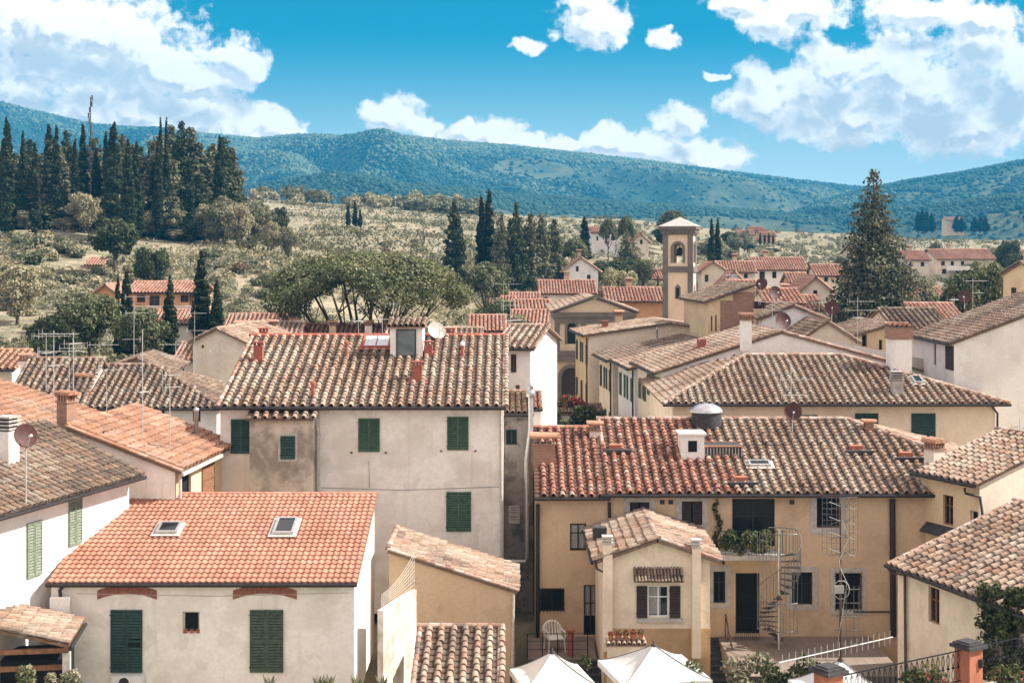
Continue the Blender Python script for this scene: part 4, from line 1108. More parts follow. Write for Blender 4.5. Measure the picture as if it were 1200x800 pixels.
for (p0, p1, r0, r1) in ((b0 - .1, b0, c0 - .1, c1 + .1), (b1, b1 + .1, c0 - .1, c1 + .1), (b0, b1, c1, c1 + .1), (b0, b1, c0 - .1, c0)): C.wbox(m, 'F', p0, p1, .74, .775, r0, r1)
wo = m.build('window', MT['surround'], bay); C.leaf('F', b0, b1, c0, c1, MT['shut_dark'], wo, .755)
C.pipe([(373, 478, .12), (373, 640, .12)], .07, 'pipe_pale'); C.pipe([(367, 470, .2), (374, 510, .12)], .08, 'pipe_pale', name='flue')
C.pipe([(376, 571, .02), (470, 574, .02), (585, 570, .02)], .008, 'gutter', name='cable'); C.pipe([(432, 540, .02), (433, 571, .02)], .007, 'gutter', name='cable')
A.pipe([(90, 695, .02), (250, 698, .02), (410, 694, .02)], .010, 'pipe_pale', name='cable')
for px_ in (412, 452, 517, 557):
    a_, z_ = C.pix('F', px_, 530 if px_ < 500 else 528); mb = MB(); C.wbox(mb, 'F', a_ - .04, a_ + .04, 0, .09, z_ - .03, z_ + .03); mb.build('shutter_catch', MT['iron'], C.root)
C.pipe([(587, 480, .1), (588, 660, .1)], .06, 'pipe_pale')
mb = MB(); C.wbox(mb, 'F', -.2, C.w + .1, .38, .52, C.h - .34, C.h - .22); 
C.chimney(303, 423, .42, .75, 'red'); C.chimney(406, 421, .16, .65, 'pipe', mat='terracotta'); C.chimney(489, 446, .44, .72, 'red'); C.chimney(502, 416, .38, .5, 'red')
C.chimney(542, 421, .16, .6, 'pipe', mat='plastic'); C.chimney(367, 466, .18, .5, 'pipe', mat='terracotta')
for px, yy in ((307, 8.5), (527, 8.6)): C.chimney(0, 0, .4, .35, 'red', at=((wx(px, 71) - C.o[0]), yy, C.h + 2.35))
x = C.hit(476, 419); x0 = x[0]; y0 = x[1]
mb = MB(); mb.box(x0 - .78, x0 + .78, y0, y0 + 1.9, x[2] - .5, x[2] + 1.5); dm = mb.build('roof_dormer', MT['cream'], C.roofo)
mb = MB(); mb.box(x0 - .48, x0 + .48, y0 - .06, y0 - .003, x[2] + .06, x[2] + 1.38); o = mb.build('dormer_door', MT['gutter'], dm)
mb = MB(); mb.box(x0 - .42, x0 + .42, y0 - .075, y0 - .062, x[2] + .12, x[2] + 1.32); mb.build('pane', MT['reflection_glass'], o)
mb = MB(); q = [(x0 - .95, y0 - .15, x[2] + 1.5), (x0 + .95, y0 - .15, x[2] + 1.5), (x0 + .95, y0 + 2, x[2] + 1.78), (x0 - .95, y0 + 2, x[2] + 1.78)]
mb.prism(np.array(q), (0, 0, -.07), (.3, .2, .14)); lay_tiles(mb, [tuple(np.array(p_) + (0, 0, .012)) for p_ in q], 'coppi', 'old'); mb.build('dormer_roof', MT['tile_old'], dm)
C.skylight((424, 457), 396, (428, 459), 410, 'skylight')
dish(511, 388, 70.6, .48, 'pale satellite dish beside the roof dormer on the big roof', 'dish_pale', az=.5, el=.5)
# recessed rubble annex right of it, steel flue
X0 = wx(591, 66)
Cn = House('stone_annex', 'narrow grey rubble walled annex squeezed between the big house and the yellow row', X0, 65.2, 1.35, 7, 0, wz(484, 65.2))
t = Cn.roof('mf', .3, .1, .02, pal='old', style='coppi', verge=False)
Cn.win('glass', 593, 503, 606, 521, frame_mat='shut_dark'); Cn.win('single', 596, 592, 609, 613, mat='pipe_pale'); Cn.walls(MT['stone_wall'], t)
sf = empty('steel_flue', (wx(616, 64.3), 64.3, 2.2), 0, 'tall shiny steel flue pipe running up past the grey annex', 'flue')
mb = MB(); zt = wz(540, 64.3) - 2.2; xk = wx(622, 64.3) - wx(616, 64.3)
mb.tube([(-.9, 0, .35), (0, 0, .35), (0.05, 0, .6), (0.05, 0, zt), (xk, 0, zt + 1.5), (xk, 0, zt + 3.0)], .12, 10); mb.build('pipe', MT['steel'], sf, True)
mb = MB(); mb.lathe([(.13, zt + 2.9), (.2, zt + 2.95), (.2, zt + 3.2), (.1, zt + 3.3), (.13, zt + 3.32), (.13, zt + 3.55), (.02, zt + 3.6)], 12, (xk, 0, 0)); mb.build('flue_cap', MT['steel'], sf, True)
Cw = house_px('white_house', 'bright white house with small windows peeping over the right end of the big roof', 584, 622, 84, 405, 1, 9, radians(-12))
t = Cw.roof('x', 1.0, .5, .35, pal='old'); Cw.win('shut', 599, 415, 605, 436, mat='shut_brown'); Cw.win('glass', 604, 451, 609, 465); Cw.walls(MT['white'], t)
Cx = house_px('low_house', 'low white annex with red tiled edge below the bright white house', 586, 634, 79, 478, 1, 4)
t = Cx.roof('mf', .5, .2, .1, pal='orange', style='coppi'); Cx.walls(MT['white'], t)

# D: the long yellow row
D1 = house_px('yellow_house', 'narrow yellow house with barred window at the left end of the terrace row', 628, 713, 61.0, 577, -1.8, 13.0)
t = D1.roof('x', 2.0, .4, .06, ridge=6.6, pal='red', mat='tile_red', verge=False)
D1.win('glass', 668, 613, 687, 645, frame_mat='shut_brown', curtain=True); D1.win('glass', 633, 689, 661, 716, frame_mat='shut_brown', grate=True)
D1.win('glass', 684, 685, 700, 744, frame_mat='shut_brown', door=True, curtain=True)
D1.walls(MT['ochre'], t)
D1.pipe([(714, 588, .1), (714, 640, .1)], .07); D1.pipe([(630, 590, .08), (630, 748, .08)], .09, 'gutter')
D2 = House('yellow_row_house', 'long yellow row house with spiral stair, stone framed windows and wide old roof', wx(713, 61) + .02, 61.0, 19.2, 14.6, -1.8, wz(573.5, 61))
t = D2.roof('hip', 2.2, .4, .1, hips=(0, 7.3), pal='old', gut='F', tilekw=dict(pal2='red', umax=5.6))
for (x0, y0, x1, y1) in ((738, 588, 761, 614), (799, 587, 823, 615)):
    wo = D2.win('void', x0, y0, x1, y1, sur=.26, frame_mat='shut_brown'); D2.inset_shutters(wo, x0, y0, x1, y1)
D2.win('glass', 858, 584, 908, 640, door=True, frame_mat='gutter'); D2.win('void', 957, 583, 984, 618, sur=.28, frame_mat='shut_brown')
D2.win('glass', 836, 669, 850, 706, sur=.24, frame_mat='gutter'); D2.win('void', 862, 671, 890, 742, door=True, frame_mat='shut_brown')
D2.win('glass', 928, 670, 952, 708, sur=.24, frame_mat='gutter'); D2.win('glass', 979, 671, 1009, 714, sur=.22, grate=True, frame_mat='shut_brown')
D2.walls(MT['ochre'], t)
D2.pipe([(1045, 584, .12), (1046, 744, .12)], .13, 'gutter'); D2.pipe([(1000, 716, .05), (1050, 716, .05)], .03, 'gutter', name='cable_pipe')
for x in (776, 786, 928):
    mb = MB(); a, z = D2.pix('F', x, 588); D2.wbox(mb, 'F', a - .1, a + .1, 0, .03, z - .09, z + .09); mb.build('wall_vent', MT['slate'], D2.root)
# roof terrace box on D2
x = D2.hit(820, 536)
def roofbox(house, xa, xb, y0, dpt, z0, z1, mat, name, par=None):
    mb = MB(); mb.box(xa, xb, y0, y0 + dpt, z0, z1); return mb.build(name, mat, par or house.roofo)
xa = D2.hit(800, 536)[0]; xb = D2.hit(869, 536)[0]; yy = x[1]; zz = x[2]
ter = roofbox(D2, xa, xb, yy, 1.6, zz - .4, zz + .52, MT['slate'], 'roof_terrace')
mb = MB(); mb.box(xa - .06, xb + .06, yy - .06, yy + .1, zz + .482, zz + .54, (.4, .2, .12)); mb.box(xa - .06, xb + .06, yy + 1.5, yy + 1.66, zz + .482, zz + .54, (.4, .2, .12)); mb.build('coping', MT['tile_red'], ter)
mb = MB()
for i in range(13): q = xa + 1.0 + (xb - xa - 1.0) * i / 12; mb.box(q - .02, q + .02, yy - .02, yy - .003, zz - .1, zz + .46)
mb.build('cladding', MT['surround'], ter)
xq = D2.hit(804, 534)[0]; xr = D2.hit(818, 534)[0] + .3
hut = roofbox(D2, xa - .1, xa + .95, yy - .25, 1.3, zz - .3, zz + 1.05, MT['white'], 'roof_hut')
mb = MB(); mb.box(xa - .2, xa + 1.05, yy - .35, yy + 1.15, zz + 1.052, zz + 1.14); mb.build('hut_cap', MT['white'], hut)
mb = MB(); mb.box(xa + .22, xa + .62, yy - .27, yy - .24, zz + .3, zz + .8); mb.build('hut_opening', MT['dark'], hut)
tk = empty('water_tank', (wx(828, 67.6), 67.6, D2.roof_z(wx(828, 67.6), 67.6) - .1), 0, 'grey cylinder tank with pale domed cap standing on the yellow row roof', 'tank')
mb = MB(); mb.lathe([(.72, 0), (.72, .75)], 18); mb.build('drum', MT['slate'], tk, True)
mb = MB(); mb.lathe([(.78, .752), (.78, .82), (.62, 1.0), (.35, 1.13), (.0, 1.18)], 18); mb.build('dome_cap', MT['steel'], tk, True)
for x, y in ((868, 566), (721, 528), (1004, 529), (1062, 537)):
    p_ = D2.hit(x, y); mb = MB(); mb.box(p_[0] - .28, p_[0] + .28, p_[1] - .1, p_[1] + .35, p_[2] - .1, p_[2] + .28); o = mb.build('roof_vent', MT['pillar'], D2.roofo)
    mb = MB(); mb.box(p_[0] - .6, p_[0] + .7, p_[1] - .45, p_[1] - .08, p_[2] - .06, p_[2] + .1); mb.build('vent_apron', MT['slate'], o)
D2.skylight((876, 902), 543, (878, 903), 549)
D1.chimney(637, 541, 1.0, .8, 'brick', .7); D1.chimney(697, 511, .5, .25, 'plaster', mat='aged')
dish(929, 482, 66.5, .42, 'dark red satellite dish on the ridge of the yellow row roof', az=-.1, el=.25)
D2.chimney(1018, 505, .4, .12, 'plaster', mat='pillar')
# balcony, spiral stair
bal = []
a0, a1, z0, z1 = D2.rect('F', 838, 643, 914, 649)
mb = MB(); D2.wbox(mb, 'F', a0, a1, .0, 1.25, z0, z1); bo = mb.build('balcony', MT['surround'], D2.root)
mb = MB(); zr = z1 + 1.0
for i in range(int((a1 - a0) / .11)): mb.tube([D2.pt('F', a0 + .05 + i * .11, 1.2, z1), D2.pt('F', a0 + .05 + i * .11, 1.2, zr)], .009, 4, cap=False)
for zq in (z1 + .08, zr): mb.tube([D2.pt('F', a0, 1.2, zq), D2.pt('F', a1, 1.2, zq)], .02, 6)
mb.tube([D2.pt('F', a0, 1.2, zr), D2.pt('F', a0, 0, zr)], .02, 6); mb.build('balcony_railing', MT['iron'], bo)
mb = MB(); cl = [(*(D2.wld(D2.pt('F', a0 + .25 + i * .22, 1.25 + .1 * sin(i * 2), z1 + .55 + .25 * sin(i * 1.7)))), .3, .22, .34) for i in range(9)]
leaves(mb, cl, 1700, .085, 'green'); tag(mb.build('balcony_plant', MT['leaf']), 'leafy white flowered shrub filling the balcony of the yellow row house', 'plant')
mb = MB(); cl = [(*(D2.wld(D2.pt('F', D2.pix('F', 840 - 3 * sin(i), 640 - i * 6)[0], .1, D2.pix('F', 840, 642 - i * 6)[1]))), .12, .08, .16) for i in range(10)]
leaves(mb, cl, 260, .07, 'darkgreen'); tag(mb.build('creeper', MT['leaf']), 'thin creeper climbing the yellow wall left of the balcony', 'creeper')
sx, sy = wx(913, 58.9), 58.9
sp_ = empty('spiral_staircase', (sx, sy, .02), 0, 'grey metal spiral staircase with tall curved bars in front of the yellow row', 'staircase')
Hs = wz(646, 60); mb = MB(); mb.tube([(0, 0, 0), (0, 0, Hs + 1.15)], .06, 10); mb.build('pole', MT['steel'], sp_, True)
mb = MB(); NS = 17
for i in range(NS):
    a = 1.2 + i * 2 * pi * .92 / NS; z = (i + 1) * Hs / NS; A0 = .42
    pts = [(.05 * cos(a), .05 * sin(a), z)] + [(.88 * cos(a + q), .88 * sin(a + q), z) for q in (0, A0 / 2, A0)]
    mb.prism(pts, (0, 0, .035))
mb.build('tread', MT['gutter'], sp_)
mb = MB()
for i in range(NS * 2 + 8):
    a = 1.2 + i * pi * .92 / NS; z = min(Hs, (i * .5 + 1) * Hs / NS)
    mb.tube([(.9 * cos(a), .9 * sin(a), z - .1), (.9 * cos(a), .9 * sin(a), z + 1.05)], .011, 4, cap=False)
hr = [(.9 * cos(1.2 + i * pi * .92 / NS), .9 * sin(1.2 + i * pi * .92 / NS), min(Hs, (i * .5 + 1) * Hs / NS) + 1.05) for i in range(NS * 2 + 8)]
mb.tube(hr, .018, 6); mb.build('handrail', MT['dull_steel'], sp_)
mb = MB()
for i in range(11):
    a = -2.9 + i * .2; mb.tube([(.98 * cos(a), .98 * sin(a), .9), (.98 * cos(a), .98 * sin(a), Hs + 1.1)], .012, 4, cap=False)
for z in (1.0, Hs * .55, Hs + 1.1): mb.tube([(.98 * cos(-2.9 + i * .1), .98 * sin(-2.9 + i * .1), z) for i in range(21)], .016, 5)
mb.build('cage', MT['dull_steel'], sp_)

# G: gabled extension
G = house_px('gabled_extension', 'small cream gabled extension with brown shutters and two wall flues', 708, 832, 55.0, 651, -1.9, 5.9)
t = G.roof('y', .72, .42, .28, style='tuscan', pal='old', gut='LR', tilekw={'Wt': .36})
G.win('open', 759, 686, 784, 723, frame_mat='plastic', mat='shut_brown', curtain=.62); 
G.walls(MT['ochre_light'], t)
a0, a1, z0, z1 = G.rect('F', 700, 736, 832, 800); mb = MB(); G.wbox(mb, 'F', -.012, G.w + .012, -.1, .012, 0, z1); mb.build('plinth', MT['ochre_plinth'], G.root)
a0, a1, z0, z1 = G.rect('F', 742, 669, 800, 678)
mb = MB(); q = [G.pt('F', a0, .45, z0), G.pt('F', a1, .45, z0), G.pt('F', a1, .02, z1 + .1), G.pt('F', a0, .02, z1 + .1)]
mb.prism(q, (0, 0, -.04), (.2, .15, .11)); lay_tiles(mb, q, 'coppi', 'dark', .6, .13, .3); mb.build('window_canopy', MT['tile_dark'], G.root)
a0, a1, z0, z1 = G.rect('F', 747, 724, 800, 728); mb = MB(); G.wbox(mb, 'F', a0, a1, 0, .12, z0, z1); mb.build('sill', MT['surround'], G.root)
for (x0, x1, yt, yb) in ((706, 717, 636, 760), (810, 820, 640, 768)):
    a0, a1, z0, z1 = G.rect('F', x0, yt, x1, yb); mb = MB(); G.wbox(mb, 'F', a0, a1, .0, .36, z0, z1); o = mb.build('wall_flue', MT['ochre_light'], G.root)
    mb = MB()
    for k in range(3): G.wbox(mb, 'F', a0 - .03, a1 + .03, -.03, .39, z1 + .02 + k * .12, z1 + .09 + k * .12)
    G.wbox(mb, 'F', a0 + .04, a1 - .04, .04, .32, z1, z1 + .3); mb.build('flue_cap', MT['pipe_pale'], o)
G.pipe([(697, 655, .35), (699, 664, .3), (708, 670, .1), (709, 760, .1)], .05, 'copper')
x = G.hit(702, 637)
mb = MB(); mb.box(x[0] - .2, x[0] + .35, x[1] + .5, x[1] + 1.0, x[2] + .05, x[2] + .55); o = mb.build('roof_hatch', MT['slate'], G.roofo)
# steps
def steps(label, px0, px1, Y0, z0, z1, n, run, rail=False):
    X0, X1 = wx(px0, Y0), wx(px1, Y0); r = empty('garden_steps', (X0, Y0, z0), 0, label, 'steps')
    m = MB(); hh = (z1 - z0) / n
    for i in range(n): m.box(0, X1 - X0, i * run, n * run + .2, i * hh, (i + 1) * hh - .03); m.box(-.03, X1 - X0 + .03, i * run - .04, i * run + run + .02, (i + 1) * hh - .03, (i + 1) * hh)
    m.build('flight', MT['slate'], r)
    if rail:
        m = MB()
        for i in range(0, n + 1, 2): m.tube([(X1 - X0 + .1, i * run, i * hh), (X1 - X0 + .1, i * run, i * hh + 1)], .02, 5)
        m.tube([(X1 - X0 + .1, 0, 1.), (X1 - X0 + .1, n * run, n * hh + 1)], .03, 6); m.build('handrail', MT['copper'], r)
steps('dark outdoor steps with rail right of the gabled extension', 836, 863, 57.3, -1.8, .0, 10, .36, True)
steps('dark outdoor steps below the brown glazed door, left of the extension', 683, 709, 54.9, -1.7, .0, 9, .3)
# terrace
mb = MB(); mb.box(wx(866, 55.2), wx(1062, 55.2), 55.2, 60.98, -1.9, .02); tag(mb.build('terrace', MT['paving']), kind='structure')
mb = MB(); mb.box(wx(618, 57.6), wx(700, 57.6), 57.6, 60.98, -1.9, .0); tag(mb.build('patio', MT['paving']), kind='structure')
rl = empty('terrace_railing', (wx(618, 57.8), 57.8, 0), 0, 'thin wire railing along the small patio before the barred window', 'railing')
m = MB()
for i in range(5): m.tube([(i * .62, 0, 0), (i * .62, 0, 1.0)], .022, 6)
m.build('post', MT['iron'], rl); m = MB()
for z in (.35, .7, 1.0): m.tube([(0, 0, z), (2.5, 0, z)], .012, 5)
m.build('rail', MT['iron'], rl)
rg = empty('balcony_gate', (wx(864, 60.0), 60.4, .02), 0, 'low dark barred railing in front of the ground floor door by the spiral stair', 'railing')
m = MB()
for i in range(12): m.box(i * .09, i * .09 + .018, 0, .018, 0, .95)
m.build('bars', MT['iron'], rg); m = MB(); m.box(-.02, 1.03, -.01, .03, .95, .99); m.build('rail', MT['iron'], rg)
def chair(X, Y, z, rz, label):
    r = empty('garden_chair', (X, Y, z), rz, label, 'chair')
    m = MB(); m.box(-.25, .25, -.24, .24, .42, .45); m.build('seat', MT['plastic'], r)
    m = MB()
    n = 9
    for i in range(n):
        a = pi * (i + .5) / n; x_ = -.27 * cos(a); m.tube([(x_, .24, .45), (x_ * 1.05, .34, .62 + .28 * sin(a))], .02, 5)
    m.tube([(-.29 * cos(pi * i / 12), .34, .6 + .31 * sin(pi * i / 12)) for i in range(13)], .03, 6); m.build('backrest', MT['plastic'], r)
    for sx in (-1, 1):
        m = MB(); m.tube([(sx * .27, -.24, .66), (sx * .27, .26, .66)], .028, 6); m.tube([(sx * .27, -.24, .45), (sx * .27, -.24, .66)], .02, 5); m.build('armrest', MT['plastic'], r)
        for sy in (-1, 1): m = MB(); m.tube([(sx * .24, sy * .22, .43), (sx * .27, sy * .27, 0)], .022, 5); m.build('leg', MT['plastic'], r)
    r.scale = (1.35, 1.35, 1.25)
chair(wx(650, 58.9), 58.9, 0, .25, 'white plastic garden chair on the patio below the barred window')
pl = empty('brick_post', (wx(669, 58.2), 58.2, 0), 0, 'short red brick post beside the white garden chair', 'post')
m = MB(); m.box(-.13, .13, -.13, .13, 0, 1.0); m.build('shaft', MT['terracotta'], pl); m = MB(); m.box(-.17, .17, -.17, .17, 1.0, 1.07); m.build('coping', MT['pillar'], pl)
gw = empty('garden_wall', (wx(712, 52.6), 52.6, -1.4), 0, 'low ochre garden wall topped with potted plants under the extension window', 'wall')
m = MB(); m.box(0, 1.4, 0, .25, 0, wz(757, 52.6) + 1.4); m.build('masonry', MT['ochre_light'], gw)
m = MB(); q0 = wz(757, 52.6) + 1.4; m.box(-.06, 1.46, -.08, .33, q0 + .002, q0 + .06, (.3, .2, .15)); lay_tiles(m, [(-.06, -.1, q0 + .07), (1.46, -.1, q0 + .07), (1.46, .33, q0 + .2), (-.06, .33, q0 + .2)], 'coppi', 'old', 1, .2, .2); m.build('coping', MT['tile_old'], gw)
for i in range(5):
    X = wx(713, 52.6) + .1 + i * .28; zb_ = wz(757, 52.6) + .2 + .012 * i
    r = empty('flower_pot', (X, 52.72, zb_), 0, 'terracotta pot of dark red plants on the low garden wall', 'flower pot', 'pots on the low garden wall')
    m = MB(); m.lathe([(.07, 0), (.11, .2), (.12, .2), (.10, .19), (.01, .17)], 10); m.build('pot', MT['pillar'], r, True)
    m = MB(); leaves(m, [(0, 0, .27, .13, .13, .1)], 50, .05, 'red'); m.build('foliage', MT['leaf'], r)
# F: yellow shed house, lower roof
Fh = house_px('yellow_outbuilding', 'plain ochre outbuilding with a steep sideways tiled roof, bottom centre', 456, 603, 56.0, 690, -1.5, 4.2)
t = Fh.roof('mr', wz(643, 56) - wz(690, 56), .15, .1, style='coppi', pal='old', mat='tile_dark', tilekw={'Wt': .30, 'Lt': .36}); Fh.walls(MT['ochre'], t)
Fh.pipe([(602, 694, .1), (600, 800, .1)], .05, 'pipe_pale')
Fl = house_px('lean_to', 'low lean-to with pale tiled roof at the foot of the ochre outbuilding', 483, 584, 46.0, 815, -1, 4.2)
t = Fl.roof('mf', 1.15, .15, .1, pal='old'); Fl.walls(MT['ochre_light'], t)
Fs = empty('tile_canopy', (wx(488, 52.3), 52.0, wz(772, 52)), 0, 'little tiled canopy on the ochre wall above the lean-to roof', 'canopy')
m = MB(); q = [(0, 0, 0), (.72, 0, 0), (.72, .95, .3), (0, .95, .3)]; m.prism(q, (0, 0, -.08), (.25, .17, .12)); lay_tiles(m, q, 'coppi', 'dark'); m.build('roof', MT['tile_dark'], Fs); m = MB(); m.box(.1, .62, .4, .98, -.35, -.02); m.build('bracket', MT['wood'], Fs)
p0, p1 = P(449, 715, 51), P(488, 690, 54.2)
gw = empty('garden_wall', (p0[0], p0[1], -.5), math.atan2(p1[1] - p0[1], p1[0] - p0[0]), 'stained white garden wall running back beside the white gable', 'wall')
Lw = math.hypot(p1[0] - p0[0], p1[1] - p0[1]); m = MB(); m.box(0, Lw, 0, .22, 0, 4.15); m.build('masonry', MT['worn_white'], gw)
sc_ = empty('mesh_screen', (p0[0], p0[1] + .3, 3.6), math.atan2(p1[1] - p0[1], p1[0] - p0[0]), 'sagging wire mesh screen above the white garden wall', 'screen')
m = MB()
for i in range(16): m.tube([(Lw * i / 15, .1, 0), (Lw * i / 15, .1, .55 + .9 * (i / 15) ** 2)], .006, 3, cap=False)
for k in range(9): m.tube([(Lw * i / 15, .1, (.55 + .9 * (i / 15) ** 2) * k / 8) for i in range(16)], .007, 3, cap=False)
m.build('mesh', MT['pipe_pale'], sc_)

# I and H on the right
I = House('yellow_house', 'yellow house with a white flank and mossy corner roof at the right', wx(1078, 61) + .12, 61.3, 3.55, 9, -1.5, 7.22, radians(-65))
t = I.roof('x', 1.45, .35, .15, pal='old', tilekw={'Wt': .40})
I.win('glass', 1105, 580, 1117, 615, frame_mat='wood'); I.win('void', 1137, 598, 1146, 622, frame_mat='pipe_pale')
I.walls(MT['yellow'], t, {'R': MT['pink']})
I.pipe([(1139, 571, .4), (1139, 577, .35), (1151, 582, .1), (1155, 615, .1)], .06, 'gutter', 'F')
I.chimney(1095, 541, .62, .55, 'plaster', mat='pink')
a0, a1, z0, z1 = I.rect('F', 1086, 618, 1123, 626); mb = MB(); q = [I.pt('F', a0, .4, z0), I.pt('F', a1, .4, z0), I.pt('F', a1, .0, z1 + .05), I.pt('F', a0, .0, z1 + .05)]; mb.prism(q, (0, 0, .06)); mb.build('window_canopy', MT['slate'], I.root)
H = House('cream_house', 'cream house with brown window and hipped tile roof at bottom right', wx(1052, 55), 55.0, 14, 9, -1.9, wz(656, 55), radians(-72.5))
t = H.roof('x', 2.0, .4, .15, pal='old', ridge=5.5, mat='tile_dark')
H.win('glass', 1088, 688, 1101, 730, frame_mat='wood'); H.win('single', 1158, 714, 1166, 747, mat='shut_green')
H.walls(MT['ochre_light'], t)
H.pipe([(1050, 664, .38), (1053, 670, .3), (1063, 674, .1), (1064, 800, .1)], .055, 'copper')
mb = MB(); cl = []
for i in range(60):
    px = rng.uniform(1150, 1215); py = 690 + 110 * rng.random() ** 1.2
    if px < 1160 and py > 720: continue
    a, z = H.pix('F', px, py); p_ = H.wld(H.pt('F', a, .15 + .3 * rng.random(), z)); cl.append((*p_, .27, .27, .32))
leaves(mb, cl, 3200, .085, 'darkgreen'); leaves(mb, cl, 2200, .085, 'green'); tag(mb.build('ivy', MT['leaf']), 'thick ivy climbing the cream wall at the right edge', 'ivy')
# E: hip roof house behind
E = House('ochre_house', 'wide ochre house with hipped tile roof, dark green shutters and two props', wx(788, 80), 80.0, wx(1166, 80) - wx(788, 80), 13.2, 1, wz(468, 80), radians(0))
t = E.roof('hip', 2.05, .6, .3, hips=(5.2, 7.2), pal='old', gut='FR')
E.win('shut', 1002, 484, 1029, 520, mat='shut_dark'); E.win('shut', 1068, 484, 1096, 516, mat='shut_dark'); E.win('shut', 934, 486, 958, 494, mat='shut_dark')
E.walls(MT['ochre_light'], t)
E.chimney(1051, 461, .6, .75, 'louvre', mat='concrete'); E.skylight((1066, 1078), 443, (1072, 1083), 451)
mb = MB()
for s_ in (-1, 1): a, z = E.pix('F', 829 + s_ * 3, 489); a2, z2 = E.pix('F', 829 + s_ * 13, 482); mb.tube([E.pt('F', a, .05, z), E.pt('F', a2, .3, z2)], .06, 6)
mb.build('eave_prop', MT['gutter'], E.root); E.pipe([(1160, 475, .3), (1168, 484, .12), (1168, 520, .12)], .06)
# O: white fire-wall gable house behind E
O = House('street_house', 'long house with a wide low white gable wall behind the ochre hip roof', wx(775, 90), 90, wx(1152, 90) - wx(775, 90), 9.0, 0, wz(434, 90), radians(4.5))
O.wall_th = 0
t = O.roof('y', wz(389, 90) - wz(434, 90), .5, .12, ridge=wx(918, 90) - wx(775, 90), zr=wz(452, 90), pal='old', mat='tile_dark', gut='L')
O.win('open', 762, 440, 768, 465, 'L', mat='shut_dark'); O.win('open', 751, 445, 755, 468, 'L', mat='shut_dark')
O.walls(MT['white'], t, {'L': MT['ochre_light']})
O.chimney(874, 404, .62, 1.55, 'plaster', mat='white'); O.chimney(822, 409, .5, .5, 'red')
mb = MB(); a, z = O.pix('F', 905, 380); V = [O.pt('F', *O.pix('F', x_, y_)[:1], .03, O.pix('F', x_, y_)[1]) for x_, y_ in ((800, 432), (829, 423), (829, 427), (800, 436))]; mb.prism(V, O.pt('F', 0, .01, 0) - O.pt('F', 0, 0, 0)); mb.build('lead_strip', MT['gutter'], O.root)
st = [  # street row, walking away: x of the street corner, distance, eave row, length, rise per metre, ridge, plaster, label
 (744, 100.0, 430, 7.6, 'white', 'cream street house with long dark shutters on the sloping lane'),
 (718, 108.4, 421, 7.4, 'pink', 'street house with a stepped white flank wall, second up the lane'),
 (690, 117.0, 392, 9.0, 'ochre_light', 'tall ochre street house beside the church front'),
]
for i, (px, Y, ye, ln, mt, lab) in enumerate(st):
    h = House('street_house', lab, wx(px, Y), Y, 13.5, ln, 0, wz(ye, Y), radians(4.5), group=None)
    t = h.roof('y', (1.5, 1.4, .95)[i], .5, .25, ridge=6.8, pal='old' if i != 1 else 'dark', mat='tile_dark', gut='L')
    for k in range(3):
        a = 1.2 + k * (ln - 2.4) / 2; h.win('open' if k % 2 else 'shut', 0, 0, 0, 0, 'L', mat='shut_dark' if i != 0 else 'shut_green', metric=(a - .45, a + .45, h.h - 2.6, h.h - .9))
        h.win('shut', 0, 0, 0, 0, 'L', mat='shut_dark', metric=(a - .45, a + .45, h.h - 5.8, h.h - 4.2))
    h.walls(MT[mt], t, {'L': MT[('cream', 'ochre_light', 'yellow')[i]]})
    h.pipe([(px - 1, ye + 3, .1), (px - 1, ye + 80, .1)], .06, 'gutter', 'L')
    st[i] = h
st[2].chimney(725, 379, .6, .7, 'plaster', mat='ochre'); st[2].chimney(709, 385, .5, .5, 'red'); st[1].chimney(735, 398, .4, .5, 'red'); st[1].chimney(724, 401, .4, .5, 'red')
st[0].chimney(770, 399, .14, .9, 'steel')
# clutter roofs behind the white gable
def simple(name, label, x0, x1, Y, ye, d, kind, rise, mat, pal='old', th=0., zb=0, style='tuscan', tops_kw=None, wins=(), rm='tile_dark', **kw):
    h = house_px(name, label, x0, x1, Y, ye, zb, d, radians(th))
    t = h.roof(kind, rise, .35, .2, style=style, pal=pal, mat=rm, **kw)
    for w_ in wins: h.win(w_[0], *w_[1:5], mat=w_[5] if len(w_) > 5 else 'shut_dark', side=w_[6] if len(w_) > 6 else 'F')
    h.walls(MT[mat], t); return h
Q1 = simple('terrace_house', 'yellow house with a pale roof terrace below the bell tower', 800, 850, 118, 398, 8, 'mf', .3, 'yellow', wins=(('glass', 806, 404, 811, 416), ('glass', 819, 404, 824, 416)))
Q2 = house_px('brick_house', 'narrow yellow house with a bare brick flank below the bell tower', 830, 884, 110, 352, 0, 10, radians(4))
t = Q2.roof('mr', -0.001, .3, .2, pal='old') if False else Q2.roof('ml', 1.25, .4, .25, pal='dark', style='tuscan', mat='tile_dark'); Q2.win('void', 833, 370, 835, 388); Q2.win('void', 838, 369, 840, 388)
Q2.walls(MT['yellow'], t)
mb = MB(); a0, a1, z0, z1 = Q2.rect('F', 844, 352, 884, 420); Q2.wbox(mb, 'F', a0, a1, -.1, .02, z0, z1); Q2.wbox(mb, 'F', a0 + 1.0, a1, -.1, .02, z1, z1 + .65); mb.build('brick_wall', MT['brick'], Q2.root)
O2 = simple('flat_house', 'white house with low parapet and aerials behind the long white gable', 893, 965, 103, 372, 9, 'y', .9, 'white', 'dark', -6, wins=())
O3 = simple('gabled_house', 'pale gabled house with exposed flank left of the big white chimney', 936, 1005, 98, 398, 9, 'y', 1.3, 'pink', 'dark', 6)
O4 = simple('small_house', 'yellow house with small windows behind the low white ridge', 1003, 1046, 101, 392, 8, 'ml', .8, 'yellow', 'dark', 3, wins=(('void', 1010, 392, 1016, 406), ('void', 1030, 398, 1034, 410)))
